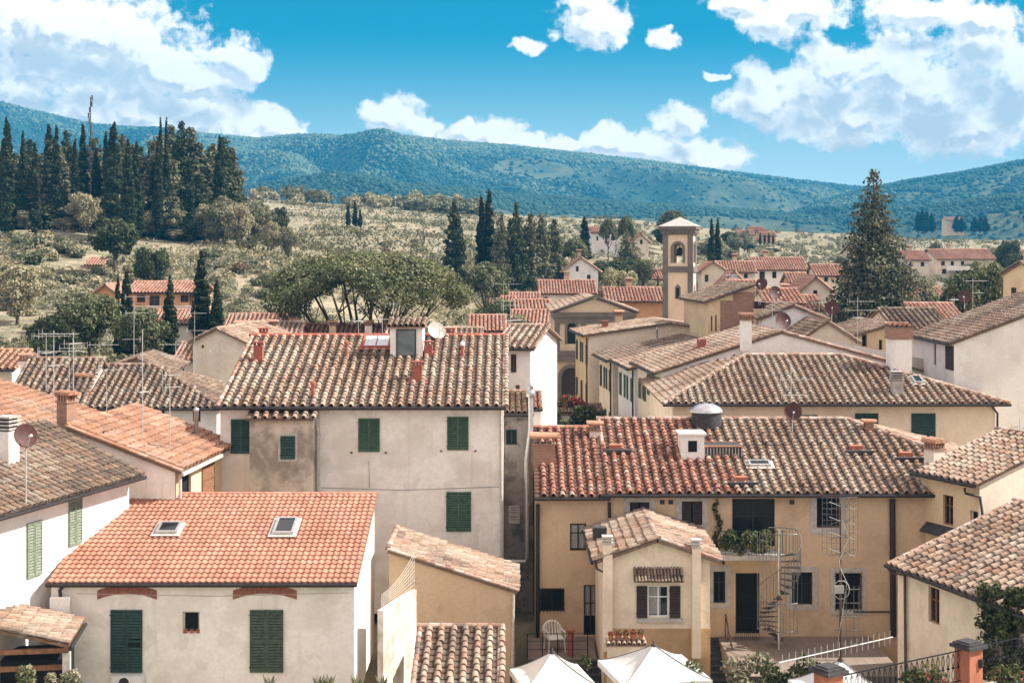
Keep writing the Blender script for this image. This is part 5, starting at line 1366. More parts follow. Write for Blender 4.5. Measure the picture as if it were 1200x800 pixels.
Q2.chimney(886, 380, .75, 1.6, 'louvre', mat='ochre', at=Q2.loc((wx(890, 107), 107, wz(386, 107))))
N = House('white_house', 'large white blank walled house with brown sloping roof at the right edge', wx(1118, 85), 85, 16, 8.8, 2, wz(400, 85))
t = N.roof('y', 3.0, .35, .15, ridge=8, pal='dark', gut='L', mat='tile_dark')
N.win('single', 1109, 405, 1118, 433, 'L', mat='shut_brown'); N.win('void', 1094, 402, 1097, 428, 'L'); N.walls(MT['white'], t, {'F': MT['white']})
cw = House('white_chimney_block', 'broad white chimney stack with brick top left of the blank white house', wx(1044, 84), 84, 1.25, 1.1, 2, wz(383, 84), 0, 'chimney')
t = cw.roof('mf', .1, .08, .08, pal='orange', style='coppi', gut='', verge=False); cw.walls(MT['white'], t); mb = MB(); mb.box(-.07, 1.32, -.07, 1.17, cw.h - .75, cw.h - .1); mb.build('brick_band', MT['brick'], cw.root)
simple('yellow_house', 'tall yellow house with dark eave cut by the right edge of the view', 1222, 1270, 112, 322, 9, 'x', 1.0, 'yellow', 'dark', wins=(('single', 1186, 337, 1191, 355, 'shut_brown', 'L'),))
simple('small_house', 'low house with brown roof before the leafy tree at right', 1050, 1112, 104, 385, 9, 'x', 1.3, 'pink', 'dark')
simple('outbuilding', 'dark roofed outbuilding with green plants behind the ochre house', 1172, 1235, 92, 500, 7, 'x', 1.0, 'pink', 'dark')

# ------------------------------------------------------------------ church and bell tower
ch = empty('church', (wx(627, 140), 140, -.6), 0, 'ochre church front with grey pediment, arched window and arched doorway', 'church')
Wc = wx(767, 140) - wx(627, 140); cz = lambda r: wz(r, 140) + .6; cx = lambda p: wx(p, 140) - wx(627, 140)
m = MB(); m.box(0, Wc, .3, 20, 0, cz(412)); m.box(cx(650), cx(744), .25, 20, cz(412) + .002, cz(378)); m.build('wall', MT['church'], ch)
m = MB(); m.prism([(cx(652), .2, cz(366)), (cx(742), .2, cz(366)), (cx(697), .2, cz(350))], (0, .3, 0)); m.build('tympanum', MT['church'], ch)
m = MB()
m.box(cx(648), cx(746), -.02, .32, cz(372), cz(366)); m.box(cx(650), cx(744), .08, .31, cz(379), cz(372.2))
for sgn in (-1, 1):
    e = cx(697) + sgn * (cx(750) - cx(697)); m.prism([(e, -.25, cz(367)), (e, -.25, cz(365)), (cx(697), -.25, cz(345.5)), (cx(697), -.25, cz(348.5))], (0, .8, 0))
for p in (650, 681, 704, 738): m.box(cx(p), cx(p + 6), .1, .3, cz(412), cz(379.2))
m.box(cx(625), cx(769), .0, .35, cz(424), cz(412)); m.box(cx(625), cx(769), -.06, .4, cz(416), cz(411))
for sgn, xe in ((0, 627), (1, 767)): m.prism([(cx(xe), .1, cz(411)), (cx(650 if not sgn else 744), .1, cz(411)), (cx(650 if not sgn else 744), .1, cz(398))], (0, .3, 0))
m.build('cornice', MT['pietra'], ch)
def arch(mm, xa, xb, yb, yt, b0, b1, t_, C=None, inner=False):
    """arched band (or the filled arch) between columns xa..xb"""
    c = (cx(xa) + cx(xb)) / 2; r = (cx(xb) - cx(xa)) / 2; zs = cz(yt) - r
    pts = [(c - r, cz(yb)), (c - r, zs)] + [(c - r * cos(pi * i / 12), zs + r * sin(pi * i / 12)) for i in range(1, 12)] + [(c + r, zs), (c + r, cz(yb))]
    if inner: mm.prism([(x_, b0, z_) for x_, z_ in pts], (0, b1 - b0, 0)); return
    ro = r + t_; po = [(c - ro, cz(yb)), (c - ro, zs)] + [(c - ro * cos(pi * i / 12), zs + ro * sin(pi * i / 12)) for i in range(1, 12)] + [(c + ro, zs), (c + ro, cz(yb))]
    for i in range(len(pts) - 1): mm.prism([(pts[i][0], b0, pts[i][1]), (pts[i + 1][0], b0, pts[i + 1][1]), (po[i + 1][0], b0, po[i + 1][1]), (po[i][0], b0, po[i][1])], (0, b1 - b0, 0))
m = MB(); arch(m, 658, 681, 470, 431, .05, .3, .35); o = m.build('door', MT['pietra'], ch); m = MB(); arch(m, 658, 681, 470, 431, .27, .295, 0, None, True); m.build('door_recess', MT['shut_brown'], o)
m = MB(); arch(m, 665, 675, 403, 378, .1, .24, .25); o = m.build('window', MT['pietra'], ch); m = MB(); arch(m, 665, 675, 403, 378, .22, .245, 0, None, True); m.build('pane', MT['glass'], o)
m = MB(); q = [(-.2 + cx(648), 20, cz(366)), (cx(648) - .2, .4, cz(366)), (cx(697), .4, cz(351)), (cx(697), 20, cz(351))]; q2 = [(cx(746) + .2, .4, cz(366)), (cx(746) + .2, 20, cz(366)), q[3], q[2]]
for k in (q, q2): m.prism(k, (0, 0, -.15), (.25, .17, .12)); lay_tiles(m, k, 'far', 'old')
m.build('roof', MT['tile_dark'], ch)
th = radians(-15); tw = empty('bell_tower', (wx(776.5, 165), 165, 0), th, 'square ochre bell tower with grey stone bands, belfry arches and pyramid roof', 'bell tower')
tz = lambda r: wz(r, 165); TWd = 3.55
m = MB(); m.box(.06, TWd - .06, .06, TWd - .06, 0, tz(318)); m.build('shaft', MT['church'], tw)
m = MB()
for zq0, zq1, e in ((tz(319), tz(315), .10), (tz(314.9), tz(312), .02), (tz(275), tz(271), .08), (tz(268.5), tz(265.4), .42), (tz(271), tz(268.5), .22)): m.box(-e, TWd + e, -e, TWd + e, zq0, zq1)
for sx in (0, TWd - .62):
    for sy in (0, TWd - .62): m.box(sx, sx + .62, sy, sy + .62, 0, tz(319) - .002); m.box(sx, sx + .62, sy, sy + .62, tz(312), tz(272))
for i in range(8):
    for k in (0, 1):
        c = .1 + i * (TWd - .45) / 7
        if k: m.box(c, c + .25, -.3, -.08, tz(273.5), tz(271.02)); m.box(c, c + .25, TWd + .08, TWd + .3, tz(273.5), tz(271.02))
        else: m.box(-.3, -.08, c, c + .25, tz(273.5), tz(271.02)); m.box(TWd + .08, TWd + .3, c, c + .25, tz(273.5), tz(271.02))
m.build('stone_band', MT['pietra'], tw)
# belfry walls with arched openings on all four sides
m = MB(); z0_, z1_, zs_ = tz(312), tz(272), tz(291); r_ = .56; c_ = TWd / 2
for k in range(4):
    m2 = MB(); m3 = MB(); R4 = rotz(k * pi / 2); off = np.array((c_, c_, 0))
    def q(pts, b, dpt, mm):
        A_ = [R4 @ (np.array((x_ - c_, b - c_, z_))) + off for x_, z_ in pts]; mm.prism(A_, R4 @ np.array((0, dpt, 0)))
    for (xa, xb) in ((.55, c_ - r_), (c_ + r_, TWd - .55)): q([(xa, z0_), (xb, z0_), (xb, z1_), (xa, z1_)], .1, .4, m)
    q([(c_ - r_, z0_), (c_ + r_, z0_), (c_ + r_, tz(308)), (c_ - r_, tz(308))], .1, .4, m)
    for i in range(10):
        a, b = pi * i / 10, pi * (i + 1) / 10; pa, pb = (c_ - r_ * cos(a), zs_ + r_ * sin(a)), (c_ - r_ * cos(b), zs_ + r_ * sin(b))
        q([pa, pb, (pb[0], z1_), (pa[0], z1_)], .1, .4, m)
        qa, qb = (c_ - (r_ + .28) * cos(a), zs_ + (r_ + .28) * sin(a)), (c_ - (r_ + .28) * cos(b), zs_ + (r_ + .28) * sin(b)); q([pa, pb, qb, qa], .0, .12, m2)
    for s_ in (-1, 1): q([(c_ + s_ * r_, tz(308)), (c_ + s_ * (r_ + .28), tz(308)), (c_ + s_ * (r_ + .28), zs_), (c_ + s_ * r_, zs_)], .0, .12, m2)
    q([(c_ - .32, tz(350)), (c_ + .32, tz(350)), (c_ + .32, tz(336)), (c_, tz(332.5)), (c_ - .32, tz(336))], .0, .1, m3)
    m2.build('arch_trim', MT['pietra'], tw); m3.build('slit_surround', MT['pietra'], tw)
m.build('belfry', MT['church'], tw)
m = MB(); m.box(c_ - .17, c_ + .17, -.02, .02, tz(349), tz(337)); m.build('slit_window', MT['dark'], tw)
m = MB(); m.box(.5, TWd - .5, .5, TWd - .5, tz(312), tz(309)); m.build('floor', MT['pietra'], tw)
m = MB(); e = .5; zt_ = tz(265.3); ap = (c_, c_, tz(254))
cs = [(-e, -e, zt_), (TWd + e, -e, zt_), (TWd + e, TWd + e, zt_), (-e, TWd + e, zt_)]
for i in range(4): m.poly([cs[i], cs[(i + 1) % 4], ap], (.40, .38, .34))
m.build('roof', plain('grey_lead_roof', (.42, .40, .36), .6), tw)
m = MB(); m.tube([(c_, c_, tz(254.5)), (c_, c_, tz(246))], .03, 5); m.box(c_ - .3, c_ + .3, c_ - .02, c_ + .02, tz(249), tz(249) + .06); m.build('cross', MT['iron'], tw)
bl = empty('bell', wloc := tuple(rotz(th) @ np.array((c_, c_, 0)) + np.array((wx(776.5, 165), 165, tz(300)))), 0, 'dark bronze bell hanging in the belfry of the tower', 'bell')
m = MB(); m.lathe([(.62, 0), (.55, .15), (.40, .5), (.36, .8), (.2, .95), (.05, .98), (.05, 1.3)], 16); m.build('bell_body', plain('bronze', (.07, .08, .06), .5, .5), bl, True)
m = MB(); m.box(-1.6, 1.6, -.06, .06, 1.3, 1.42); m.build('yoke', MT['wood'], bl)

# ------------------------------------------------------------------ houses on the hillside beyond
far = [  # label, x0, x1, distance, eave row, depth, roof, rise, plaster, windows
 ('cream house with brown roof at the far side of the rooftops near the pine', 598, 630, 190, 358, 9, 'x', 1.6, 'pink', ((603, 362, 607, 366), (615, 362, 619, 366))),
 ('dark roofed low house left of the cream one above the rooftops', 570, 600, 185, 362, 9, 'x', 1.5, 'ochre_light', ()),
 ('long white house with dark porch and broad brown roof left of the church', 634, 697, 195, 343, 10, 'x', 1.6, 'white', ((637, 348, 642, 354), (670, 346, 676, 354))),
 ('small house with orange roof near the leafy tree by the church', 600, 640, 165, 378, 8, 'x', 1.3, 'pink', ()),
 ('white gabled house with orange side roof on the lower slope', 661, 701, 228, 316, 9, 'y', 2.0, 'white', ((675, 312, 678, 318), (688, 322, 692, 330))),
 ('white villa with hip roof on the slope behind the cypress', 694, 727, 300, 272, 9, 'x', 1.2, 'white', ((699, 277, 701, 282), (709, 280, 711, 285), (718, 277, 720, 282))),
 ('low long orange roofed row beside the bell tower base', 712, 776, 178, 352, 9, 'x', 1.5, 'house_orange', ()),
 ('small pink gabled house right of the white villa', 742, 760, 298, 282, 8, 'y', 1.5, 'pink', ((750, 281, 753, 286),)),
 ('house with orange roof half hidden by trees left of the bell tower', 752, 778, 235, 326, 8, 'x', 1.5, 'pink', ()),
 ('cream house with balcony and orange roof right of the bell tower', 822, 850, 215, 316, 9, 'y', 1.2, 'ochre_light', ((826, 322, 830, 330),)),
 ('pale house with railed balcony next to the cream gable', 842, 884, 222, 318, 9, 'x', 1.5, 'pink', ((845, 319, 850, 326), (860, 319, 865, 326), (872, 319, 876, 326))),
 ('long orange roofed house on the right of the valley street', 884, 946, 232, 315, 9, 'x', 1.8, 'white', ((890, 318, 896, 326), (905, 318, 910, 326), (926, 318, 931, 326))),
 ('small brick walled house below the orange roofed row', 926, 946, 205, 330, 7, 'x', 1.2, 'house_orange', ()),
 ('pale low house with terrace between bell tower and conifer', 856, 905, 165, 352, 8, 'x', 1.4, 'pink', ((862, 356, 868, 363), (882, 356, 888, 363))),
 ('hilltop farmhouse with square tower block on the right slope', 880, 897, 450, 270, 10, 'x', 1.2, 'ochre_light', ((884, 272, 886, 275),)),
 ('low farm building in front of the hilltop farmhouse', 866, 884, 440, 275, 9, 'x', 1.4, 'pink', ()),
 ('small red roofed farm shed right of the hilltop farmhouse', 893, 909, 445, 276, 8, 'x', 1.3, 'house_orange', ()),
 ('long two storey apartment house with orange roof and white balcony at right', 1098, 1167, 330, 303, 12, 'x', 2.2, 'pink', ((1103, 306, 1107, 311), (1114, 306, 1118, 311), (1126, 306, 1130, 311), (1143, 306, 1147, 311), (1104, 315, 1109, 321), (1120, 315, 1125, 321), (1136, 315, 1141, 321))),
 ('gabled end wing left of the long apartment house', 1062, 1089, 322, 304, 12, 'x', 2.0, 'pink', ((1066, 307, 1070, 312), (1079, 307, 1083, 312))),
 ('orange roofed bungalow at the far right edge', 1180, 1225, 300, 308, 9, 'x', 1.6, 'pink', ()),
 ('orange roofed house glimpsed through the tall conifer', 1000, 1022, 300, 296, 9, 'x', 1.3, 'pink', ()),
 ('pale roofed house at the foot of the tall conifer on its left', 905, 962, 150, 362, 8, 'x', 1.3, 'pink', ((915, 364, 920, 371),)),
 ('low brown roofed house to the right of the tall conifer', 1062, 1110, 170, 352, 9, 'x', 1.5, 'pink', ()),
 ('white house with orange roof between bell tower base and striped chimney', 862, 896, 150, 343, 8, 'x', 1.2, 'white', ((868, 347, 872, 353), (882, 347, 887, 353))),
 ('low terracotta roofed block behind the two upper red dishes', 900, 940, 138, 354, 7, 'x', 1.2, 'pink', ((910, 358, 915, 364),)),
 ('narrow orange roofed house just left of the tall conifer', 940, 972, 168, 338, 8, 'y', 1.4, 'pink', ((953, 340, 958, 347),)),
 ('small white gabled house beyond the brick flanked house', 848, 872, 195, 330, 8, 'y', 1.5, 'white', ((858, 331, 861, 337),)),
 ('pinkish house with red roof between the pine and the church', 552, 590, 148, 386, 8, 'x', 1.3, 'pink', ((562, 390, 568, 397),)),
 ('red roofed house in the dip left of the church pediment', 606, 644, 172, 366, 8, 'x', 1.4, 'ochre_light', ((614, 370, 619, 376), (630, 370, 635, 376))),
 ('low red roofed house right of the tall conifer foot', 1078, 1128, 138, 374, 8, 'x', 1.4, 'pink', ((1090, 378, 1095, 385),)),
 ('orange roofed cottage on the road right of the valley street', 958, 990, 215, 322, 8, 'x', 1.5, 'pink', ((966, 325, 970, 330),)),
 ('tiny red roofed hut among the olives at left', 103, 120, 205, 309, 4, 'x', .8, 'house_orange', ()),
]
for lab, x0, x1, Y, ye, d, kind, rise, mt, wins in far:
    zb_ = float(ground(wx((x0 + x1) / 2, Y), Y + 2)) - 2.0
    zb_ = min(zb_, wz(ye, Y) - 3)
    h = House('villa' if 'villa' in lab else 'house', lab, wx(x0, Y), Y, (x1 - x0) * Y / F, d, zb_, wz(ye, Y), radians(random.uniform(-4, 4)), group=None)
    t = h.roof(kind, rise, .6, .4, style='far', pal='far', gut='')
    for w_ in wins: h.win('single' if random.random() < .5 else 'void', *w_, mat='shut_brown')
    if 'apartment' in lab:
        a0, a1, z0, z1 = h.rect('F', 1110, 312, 1140, 317); m = MB(); h.wbox(m, 'F', a0, a1, 0, 1.2, z0, z1); m.build('balcony', MT['white'], h.root)
    h.walls(MT[mt], t)
    if (x1 - x0) * Y / F > 5: h.chimney((x0 + x1) / 2 + 4, ye - 5, .7, .9, 'plaster', mat='ochre', at=(h.w * random.uniform(.3, .7), d / 2 + .3, h.h + rise - .1))
# ------------------------------------------------------------------ trees
USED = set()
cyp = [mk_cypress(14, 1.0, 7000, .19), mk_cypress(14, 1.5, 9000, .21), mk_cypress(16, .75, 5500, .17)]
con = [mk_conifer(14, 3.0, 12000), mk_conifer(15, 3.4, 13500, pal='darkgreen'), mk_conifer(13, 2.6, 10500)]
brd = [mk_broad(8, 3.6, 7600, .18), mk_broad(7, 3.2, 6600, .18, pal='darkgreen'), mk_broad(7, 3.4, 7000, .18, pal='olive', trunk=.08), mk_broad(6.5, 3.2, 6000, .18, pal='pale', trunk=.08)]
cyD = {0: (14, 1.0), 1: (14, 1.5), 2: (16, .75)}; coD = {0: (14, 3.), 1: (15, 3.4), 2: (13, 2.6)}; brD = {0: (8, 3.6), 1: (7, 3.2), 2: (7, 3.4), 3: (6.5, 3.2)}
def cy(k, *a, **kw): return plant(cyp[k], *cyD[k], *a, **kw)
def co(k, *a, **kw): return plant(con[k], *coD[k], *a, **kw)
def br(k, *a, **kw): return plant(brd[k], *brD[k], *a, **kw)
# the wood on the hilltop at upper left
WG = 'trees of the hilltop wood'
for px, yt, wd in ((8, 146, 22), (27, 160, 13), (41, 172, 12), (57, 152, 16), (66, 153, 13), (97, 152, 15), (133, 151, 26), (150, 170, 18), (160, 172, 15), (88, 168, 12), (124, 160, 12), (185, 170, 12), (258, 165, 20), (222, 192, 13), (180, 195, 14), (113, 180, 16)):
    cy(random.choice((0, 2)) if wd < 20 else 1, px, yt, wd * 1.2, 236 + random.uniform(-12, 12), 'dark columnar cypress standing in the hilltop wood', 'cypress', WG)
cy(2, 188, 145, 11, 238, 'taller left one of two needle thin cypresses over the hilltop wood', 'cypress'); cy(2, 195, 145, 11, 239, 'right one of two needle thin cypresses over the hilltop wood', 'cypress')
for i, (px, yt, wd) in enumerate(((-14, 175, 60), (18, 185, 52), (40, 190, 50), (62, 170, 62), (78, 160, 44), (110, 168, 50), (143, 165, 46), (164, 178, 50), (178, 172, 46), (200, 155, 52), (213, 150, 44), (224, 158, 50), (238, 190, 46), (262, 168, 54), (272, 180, 40), (250, 188, 44), (90, 195, 60), (130, 200, 60), (20, 205, 66), (55, 210, 70), (160, 205, 66), (195, 205, 60), (232, 208, 50), (105, 215, 60), (5, 178, 60), (35, 170, 54), (70, 186, 60), (100, 182, 60), (128, 178, 60), (155, 176, 60), (188, 166, 60), (210, 172, 60), (232, 174, 56), (250, 176, 60), (268, 190, 50))):
    co(i % 3, px, yt, wd * 1.12, 246 + random.uniform(-6, 16), 'grey green conifer crowded into the hilltop wood', 'conifer', WG)
for i, (px, yt, wd) in enumerate(((30, 240, 36), (100, 218, 44), (140, 222, 56), (196, 246, 40), (215, 238, 44), (240, 232, 40), (262, 222, 46), (280, 230, 40), (300, 228, 34), (165, 250, 36), (120, 246, 30), (182, 240, 34), (228, 252, 32), (252, 250, 34), (292, 250, 30), (318, 252, 26), (338, 258, 22), (75, 248, 30), (150, 262, 26), (205, 262, 28))):
    br(2 + i % 2, px, yt + 6, wd, 236 + random.uniform(-4, 5), 'pale olive coloured tree along the foot of the hilltop wood', 'tree', 'pale trees below the hilltop wood')
# telephone-like bare tree above the wood
mt_ = empty('transmitter_mast', (wx(106, 240), 240, 19), 0, 'slim mast with small antennas rising above the hilltop wood', 'mast')
m = MB(); zt_ = wz(114, 240) - 19; m.tube([(0, 0, 0), (0, 0, zt_)], [.16, .07], 6); m.build('pole', MT['gutter'], mt_)
m = MB()
for k in range(7): a = k * 1.1; z = zt_ - .6 - k * 1.0; m.box(.3 * cos(a) - .12, .3 * cos(a) + .12, .3 * sin(a) - .12, .3 * sin(a) + .12, z, z + .9)
m.build('antenna_panel', MT['dull_steel'], mt_)
for i, (k, px, yt, wd, Y, lab) in enumerate(((1, 135, 250, 58, 200, 'big round dark green tree on the slope below the wood'), (1, 178, 286, 46, 182, 'round dark tree above the orange villa'), (1, 326, 240, 24, 255, 'small dark round tree on the field edge right of the wood'), (2, 306, 232, 34, 250, 'pale tree beside the small dark round tree on the field edge'),
    (1, 60, 362, 62, 128, 'dark spreading tree left of the first slim village cypress'), (0, 105, 345, 76, 132, 'large leafy tree in front of the orange villa'), (0, 168, 360, 66, 128, 'leafy tree between two slim village cypresses'), (3, 20, 308, 64, 160, 'bare grey tree at the left edge of the slope'), (2, 14, 398, 50, 112, 'pale bush-like tree at the left edge behind the aerials'),
    (1, 40, 392, 50, 116, 'dark tree behind the crowd of aerials at left'), (1, 318, 375, 44, 150, 'dark green tree under the left side of the umbrella pine'),
    (0, 585, 350, 60, 176, 'leafy tree right of the umbrella pine'), (2, 612, 366, 66, 152, 'olive coloured tree left of the church front'), (3, 726, 312, 54, 205, 'broad pale tree in front of the white hillside house'), (2, 600, 366, 44, 160, 'bushy tree between pine and church'),
    (0, 1146, 308, 80, 150, 'thick leafy tree at right in front of the apartments'), (2, 1085, 332, 62, 158, 'pale bushy tree leaning on the right of the tall conifer'), (1, 1181, 278, 32, 300, 'round clipped looking dark tree at the far right'), (3, 935, 330, 40, 180, 'pale tree left of the tall conifer'),
    (1, 856, 270, 24, 400, 'dark round tree right of the paired cypresses'), (2, 830, 280, 40, 330, 'olive tree behind the bell tower on its right'), (1, 783, 262, 40, 320, 'dark tree peeping out left behind the bell tower'), (0, 640, 270, 40, 290, 'leafy tree at the end of the hillside conifer row'),
    (1, 876, 285, 22, 390, 'low dark tree on the field right of the bell tower'), (0, 1190, 340, 40, 140, 'green tree at the right edge below the yellow house'), (2, 1020, 372, 60, 125, 'grey green bush at the foot of the tall conifer'), (2, 952, 372, 50, 128, 'pale bush between terrace roofs and tall conifer'), (1, 720, 302, 70, 240, 'dark spreading tree below the white villa'), (1, 905, 290, 20, 380, 'small dark tree below the hilltop farm'))):
    br(k, px, yt, wd, Y, lab, 'tree')
for i in range(34):
    px = random.uniform(848, 1215); Y = random.uniform(190, 420); k = random.choice((0, 1, 2, 2, 3)); X = wx(px, Y)
    place(brd[k], USED, X, Y, float(ground(X, Y)) - .3, random.uniform(.5, .95), random.uniform(.5, .95), ('bright leafy', 'dark round', 'olive coloured', 'pale feathery')[k] + ' tree scattered over the fields right of the bell tower', 'tree', 'field trees, ' + ('leafy', 'dark', 'olive', 'pale')[k])
for i in range(16):
    px = random.uniform(575, 775); Y = random.uniform(180, 290); k = random.choice((0, 1, 2, 3)); X = wx(px, Y)
    place(brd[k], USED, X, Y, float(ground(X, Y)) - .3, random.uniform(.5, .8), random.uniform(.5, .8), ('bright leafy', 'dark round', 'olive coloured', 'pale feathery')[k] + ' garden tree among the hillside houses left of the bell tower', 'tree', 'garden trees, ' + ('leafy', 'dark', 'olive', 'pale')[k])
# named cypresses
for k, px, yt, wd, Y, lab in ((2, 138, 327, 9, 140, 'left one of a close pair of slim cypresses behind the brown roof'), (0, 148, 324, 17, 139, 'right one of a close pair of slim cypresses behind the brown roof'), (0, 199, 330, 18, 131, 'slim dark cypress standing alone before the orange villa'), (0, 236, 301, 20, 150, 'tall dark cypress right of the orange villa'), (0, 254, 333, 15, 149, 'shorter cypress touching the tall one right of the orange villa'),
    (2, 408, 241, 7, 345, 'left one of three tiny field cypresses'), (2, 416, 236, 7, 346, 'middle and tallest one of three tiny field cypresses'), (2, 422, 246, 6, 345, 'right and lowest one of three tiny field cypresses'), (2, 564, 236, 12, 232, 'left one of a tall cypress pair beside the hillside conifers'), (2, 573, 228, 14, 232, 'right and taller one of a cypress pair beside the hillside conifers'),
    (0, 685, 257, 13, 285, 'dark cypress in front of the white villa'), (0, 834, 260, 9, 255, 'left one of paired cypresses right of the bell tower'), (0, 841, 260, 9, 256, 'right one of paired cypresses right of the bell tower'),
    (0, 753, 325, 6, 190, 'tiny cypress left of the bell tower'), (0, 771, 326, 6, 190, 'tiny cypress touching the bell tower on its left'), (0, 816, 322, 7, 190, 'tiny cypress touching the bell tower on its right')):
    cy(k, px, yt, wd * (1.45 if wd > 8 else 1.1), Y, lab, 'cypress')
for i in range(4): cy(2, 891 + i * 5, 273 + (i % 2) * 2, 4, 430, 'one of a few tiny cypresses on the right hand field', 'cypress', 'tiny field cypresses at right')
fat = mk_cypress(13, 2.6, 5200, .24, sharp=.5); plant(fat, 13, 2.6, 532, 238, 34, 228, 'broad dark cone shaped cypress on the terraces', 'cypress')
for i, (px, yt, wd) in enumerate(((588, 256, 34), (605, 244, 34), (622, 256, 36), (634, 256, 36), (598, 262, 40), (650, 262, 34), (615, 270, 40), (642, 276, 36))):
    co(i % 3, px, yt, wd, 226 + i, 'grey green conifer in the clump right of the cypress pair', 'conifer', 'hillside conifer clump')
ced = mk_conifer(11, 4.2, 3600, .24, 'cedar_tree', 'darkgreen', .05, 9); plant(ced, 11, 4.2, 734, 270, 46, 262, 'flat branched dark cedar on the slope left of the bell tower', 'cedar')
# umbrella pines
big = mk_umbrella(15.2, 10.2, 60000, .14, thick=.29, nb=13, hub=.2); big.location = (wx(430, 130), 130, float(ground(wx(430, 130), 130)))
big.scale = (1, 1, (wz(293, 130) - big.location[2]) / 15.2); tag(big, 'huge umbrella pine with a wide flat crown behind the big roof', 'umbrella pine')
sm = mk_umbrella(9, 3.4, 4200, .22, thick=.3, nb=10, hub=.5)
US = set()
for px, yt, wd, Y, lab in ((568, 306, 58, 185, 'small umbrella pine right of the huge one'), (713, 255, 24, 278, 'left one of two small umbrella pines before the villa'), (734, 252, 24, 280, 'right one of two small umbrella pines before the villa'), (674, 278, 38, 240, 'umbrella pine with bare trunk before the white gabled house'), (788, 246, 40, 345, 'umbrella pine crown showing behind the bell tower roof')):
    X = wx(px, Y); z = float(ground(X, Y)); place(sm, US, X, Y, z, wd * Y / F / 6.8, (wz(yt, Y) - z) / 9, lab, 'umbrella pine')
# the tall conifer
tall = mk_conifer(20, 6.6, 70000, .175, 'tall_conifer_tree', 'bigcon', .04, 26, .1, .8)
X = wx(1024, 148); z = float(ground(X, 148)); tall.location = (X, 148, z); tall.scale = (1.08, 1.08, (wz(198, 148) - z) / 20); tag(tall, 'very tall ragged grey green conifer on the right above the roofs', 'conifer')
# shrubs of the slope
shr = [mk_shrub(1.7, 1.8, 420, .26, p) for p in ('olive', 'pale', 'green', 'rust', 'olive')]
US = set(); cnt = 0
SG = 'shrubs scattered over the slope'
def shrub(px, Y, s, k, lab, grp):
    X = wx(px, Y); place(shr[k], US, X, Y, float(ground(X, Y)) - .1, s, s * random.uniform(.8, 1.15), lab, 'shrub', grp)
for i in range(150):
    Y = 135 + 85 * random.random(); px = random.uniform(-15, 330)
    k = random.choices((0, 1, 2, 3, 4), (4, 4, 1.2, .5, 4))[0]
    shrub(px, Y, random.uniform(.55, 1.15) * (.7 + Y / 500), k, ('olive green', 'pale straw coloured', 'fresh green', 'rusty brown', 'dusty olive')[k] + ' shrub on the slope below the hilltop wood', 'slope shrubs, ' + ('olive', 'pale', 'green', 'rust', 'dusty')[k])
for i in range(50):
    Y = random.uniform(230, 330); px = random.uniform(270, 640)
    k = random.choices((0, 1, 3, 4), (3, 3, .7, 3))[0]
    shrub(px, Y, random.uniform(.5, 1.0), k, ('olive green', 'pale straw coloured', '', 'rusty brown', 'dusty olive')[k] + ' shrub on the terraces behind the umbrella pine', 'terrace shrubs, ' + ('olive', 'pale', '', 'rust', 'dusty')[k])
for i in range(46):
    px = random.choice((random.uniform(290, 480), random.uniform(465, 575))); Y = random.uniform(480, 525)
    shrub(px, Y, random.uniform(1.6, 3.0) * (1.3 if 480 < px < 560 else 1), random.choice((0, 1)), 'pale round tree of the little wood on the field crest', 'trees on the field crest')
for i in range(40):
    Y = random.uniform(175, 420); px = random.uniform(840, 1215)
    k = random.choices((0, 1, 4), (3, 3, 3))[0]
    shrub(px, Y, random.uniform(.5, 1.1), k, ('olive green', 'pale straw coloured', '', '', 'dusty olive')[k] + ' shrub on the fields right of the bell tower', 'field shrubs, ' + ('olive', 'pale', '', '', 'dusty')[k])
# scrub that covers the slope between the single shrubs
def scrub(lab, px0, px1, Y0, Y1, n, size, pal, seed, thr):
    px = rng.uniform(px0, px1, n); Y = rng.uniform(Y0, Y1, n); X = (px - 600) * Y / F
    k = fbm(X / 11, Y / 11, 3, seed) > thr; X, Y = X[k], Y[k]; s = rng.uniform(.35, 1.25, len(X))
    mb = MB(); leaves(mb, np.stack((X, Y, ground(X, Y) + s * .5, s, s, s * .75), 1), len(X) * 52, size * .76, pal, .35)
    tag(mb.build('undergrowth', MT['leaf']), lab, 'scrub', kind='stuff')
scrub('dense olive coloured scrub covering the slope below the hilltop wood', -20, 420, 128, 226, 1500, .24, 'olive', 51, .38)
scrub('straw coloured scrub on the terraces of the slope', -20, 640, 150, 300, 900, .24, 'pale', 57, .42)
scrub('dark green scrub patches on the slope at left', -20, 600, 135, 300, 240, .24, 'darkgreen', 63, .44)
scrub('low scrub on the fields right of the bell tower', 830, 1230, 180, 430, 1100, .26, 'olive', 69, .40)
scrub('mixed green undergrowth between the hillside houses left of the bell tower', 540, 860, 160, 330, 500, .25, 'olive', 73, .40)
scrub('dull olive undergrowth over the middle fields', 300, 900, 230, 470, 800, .28, 'olive', 79, .42)
scrub('grey olive undergrowth on the far fields right of the bell tower', 640, 1235, 320, 520, 1300, .34, 'olive', 83, .40)
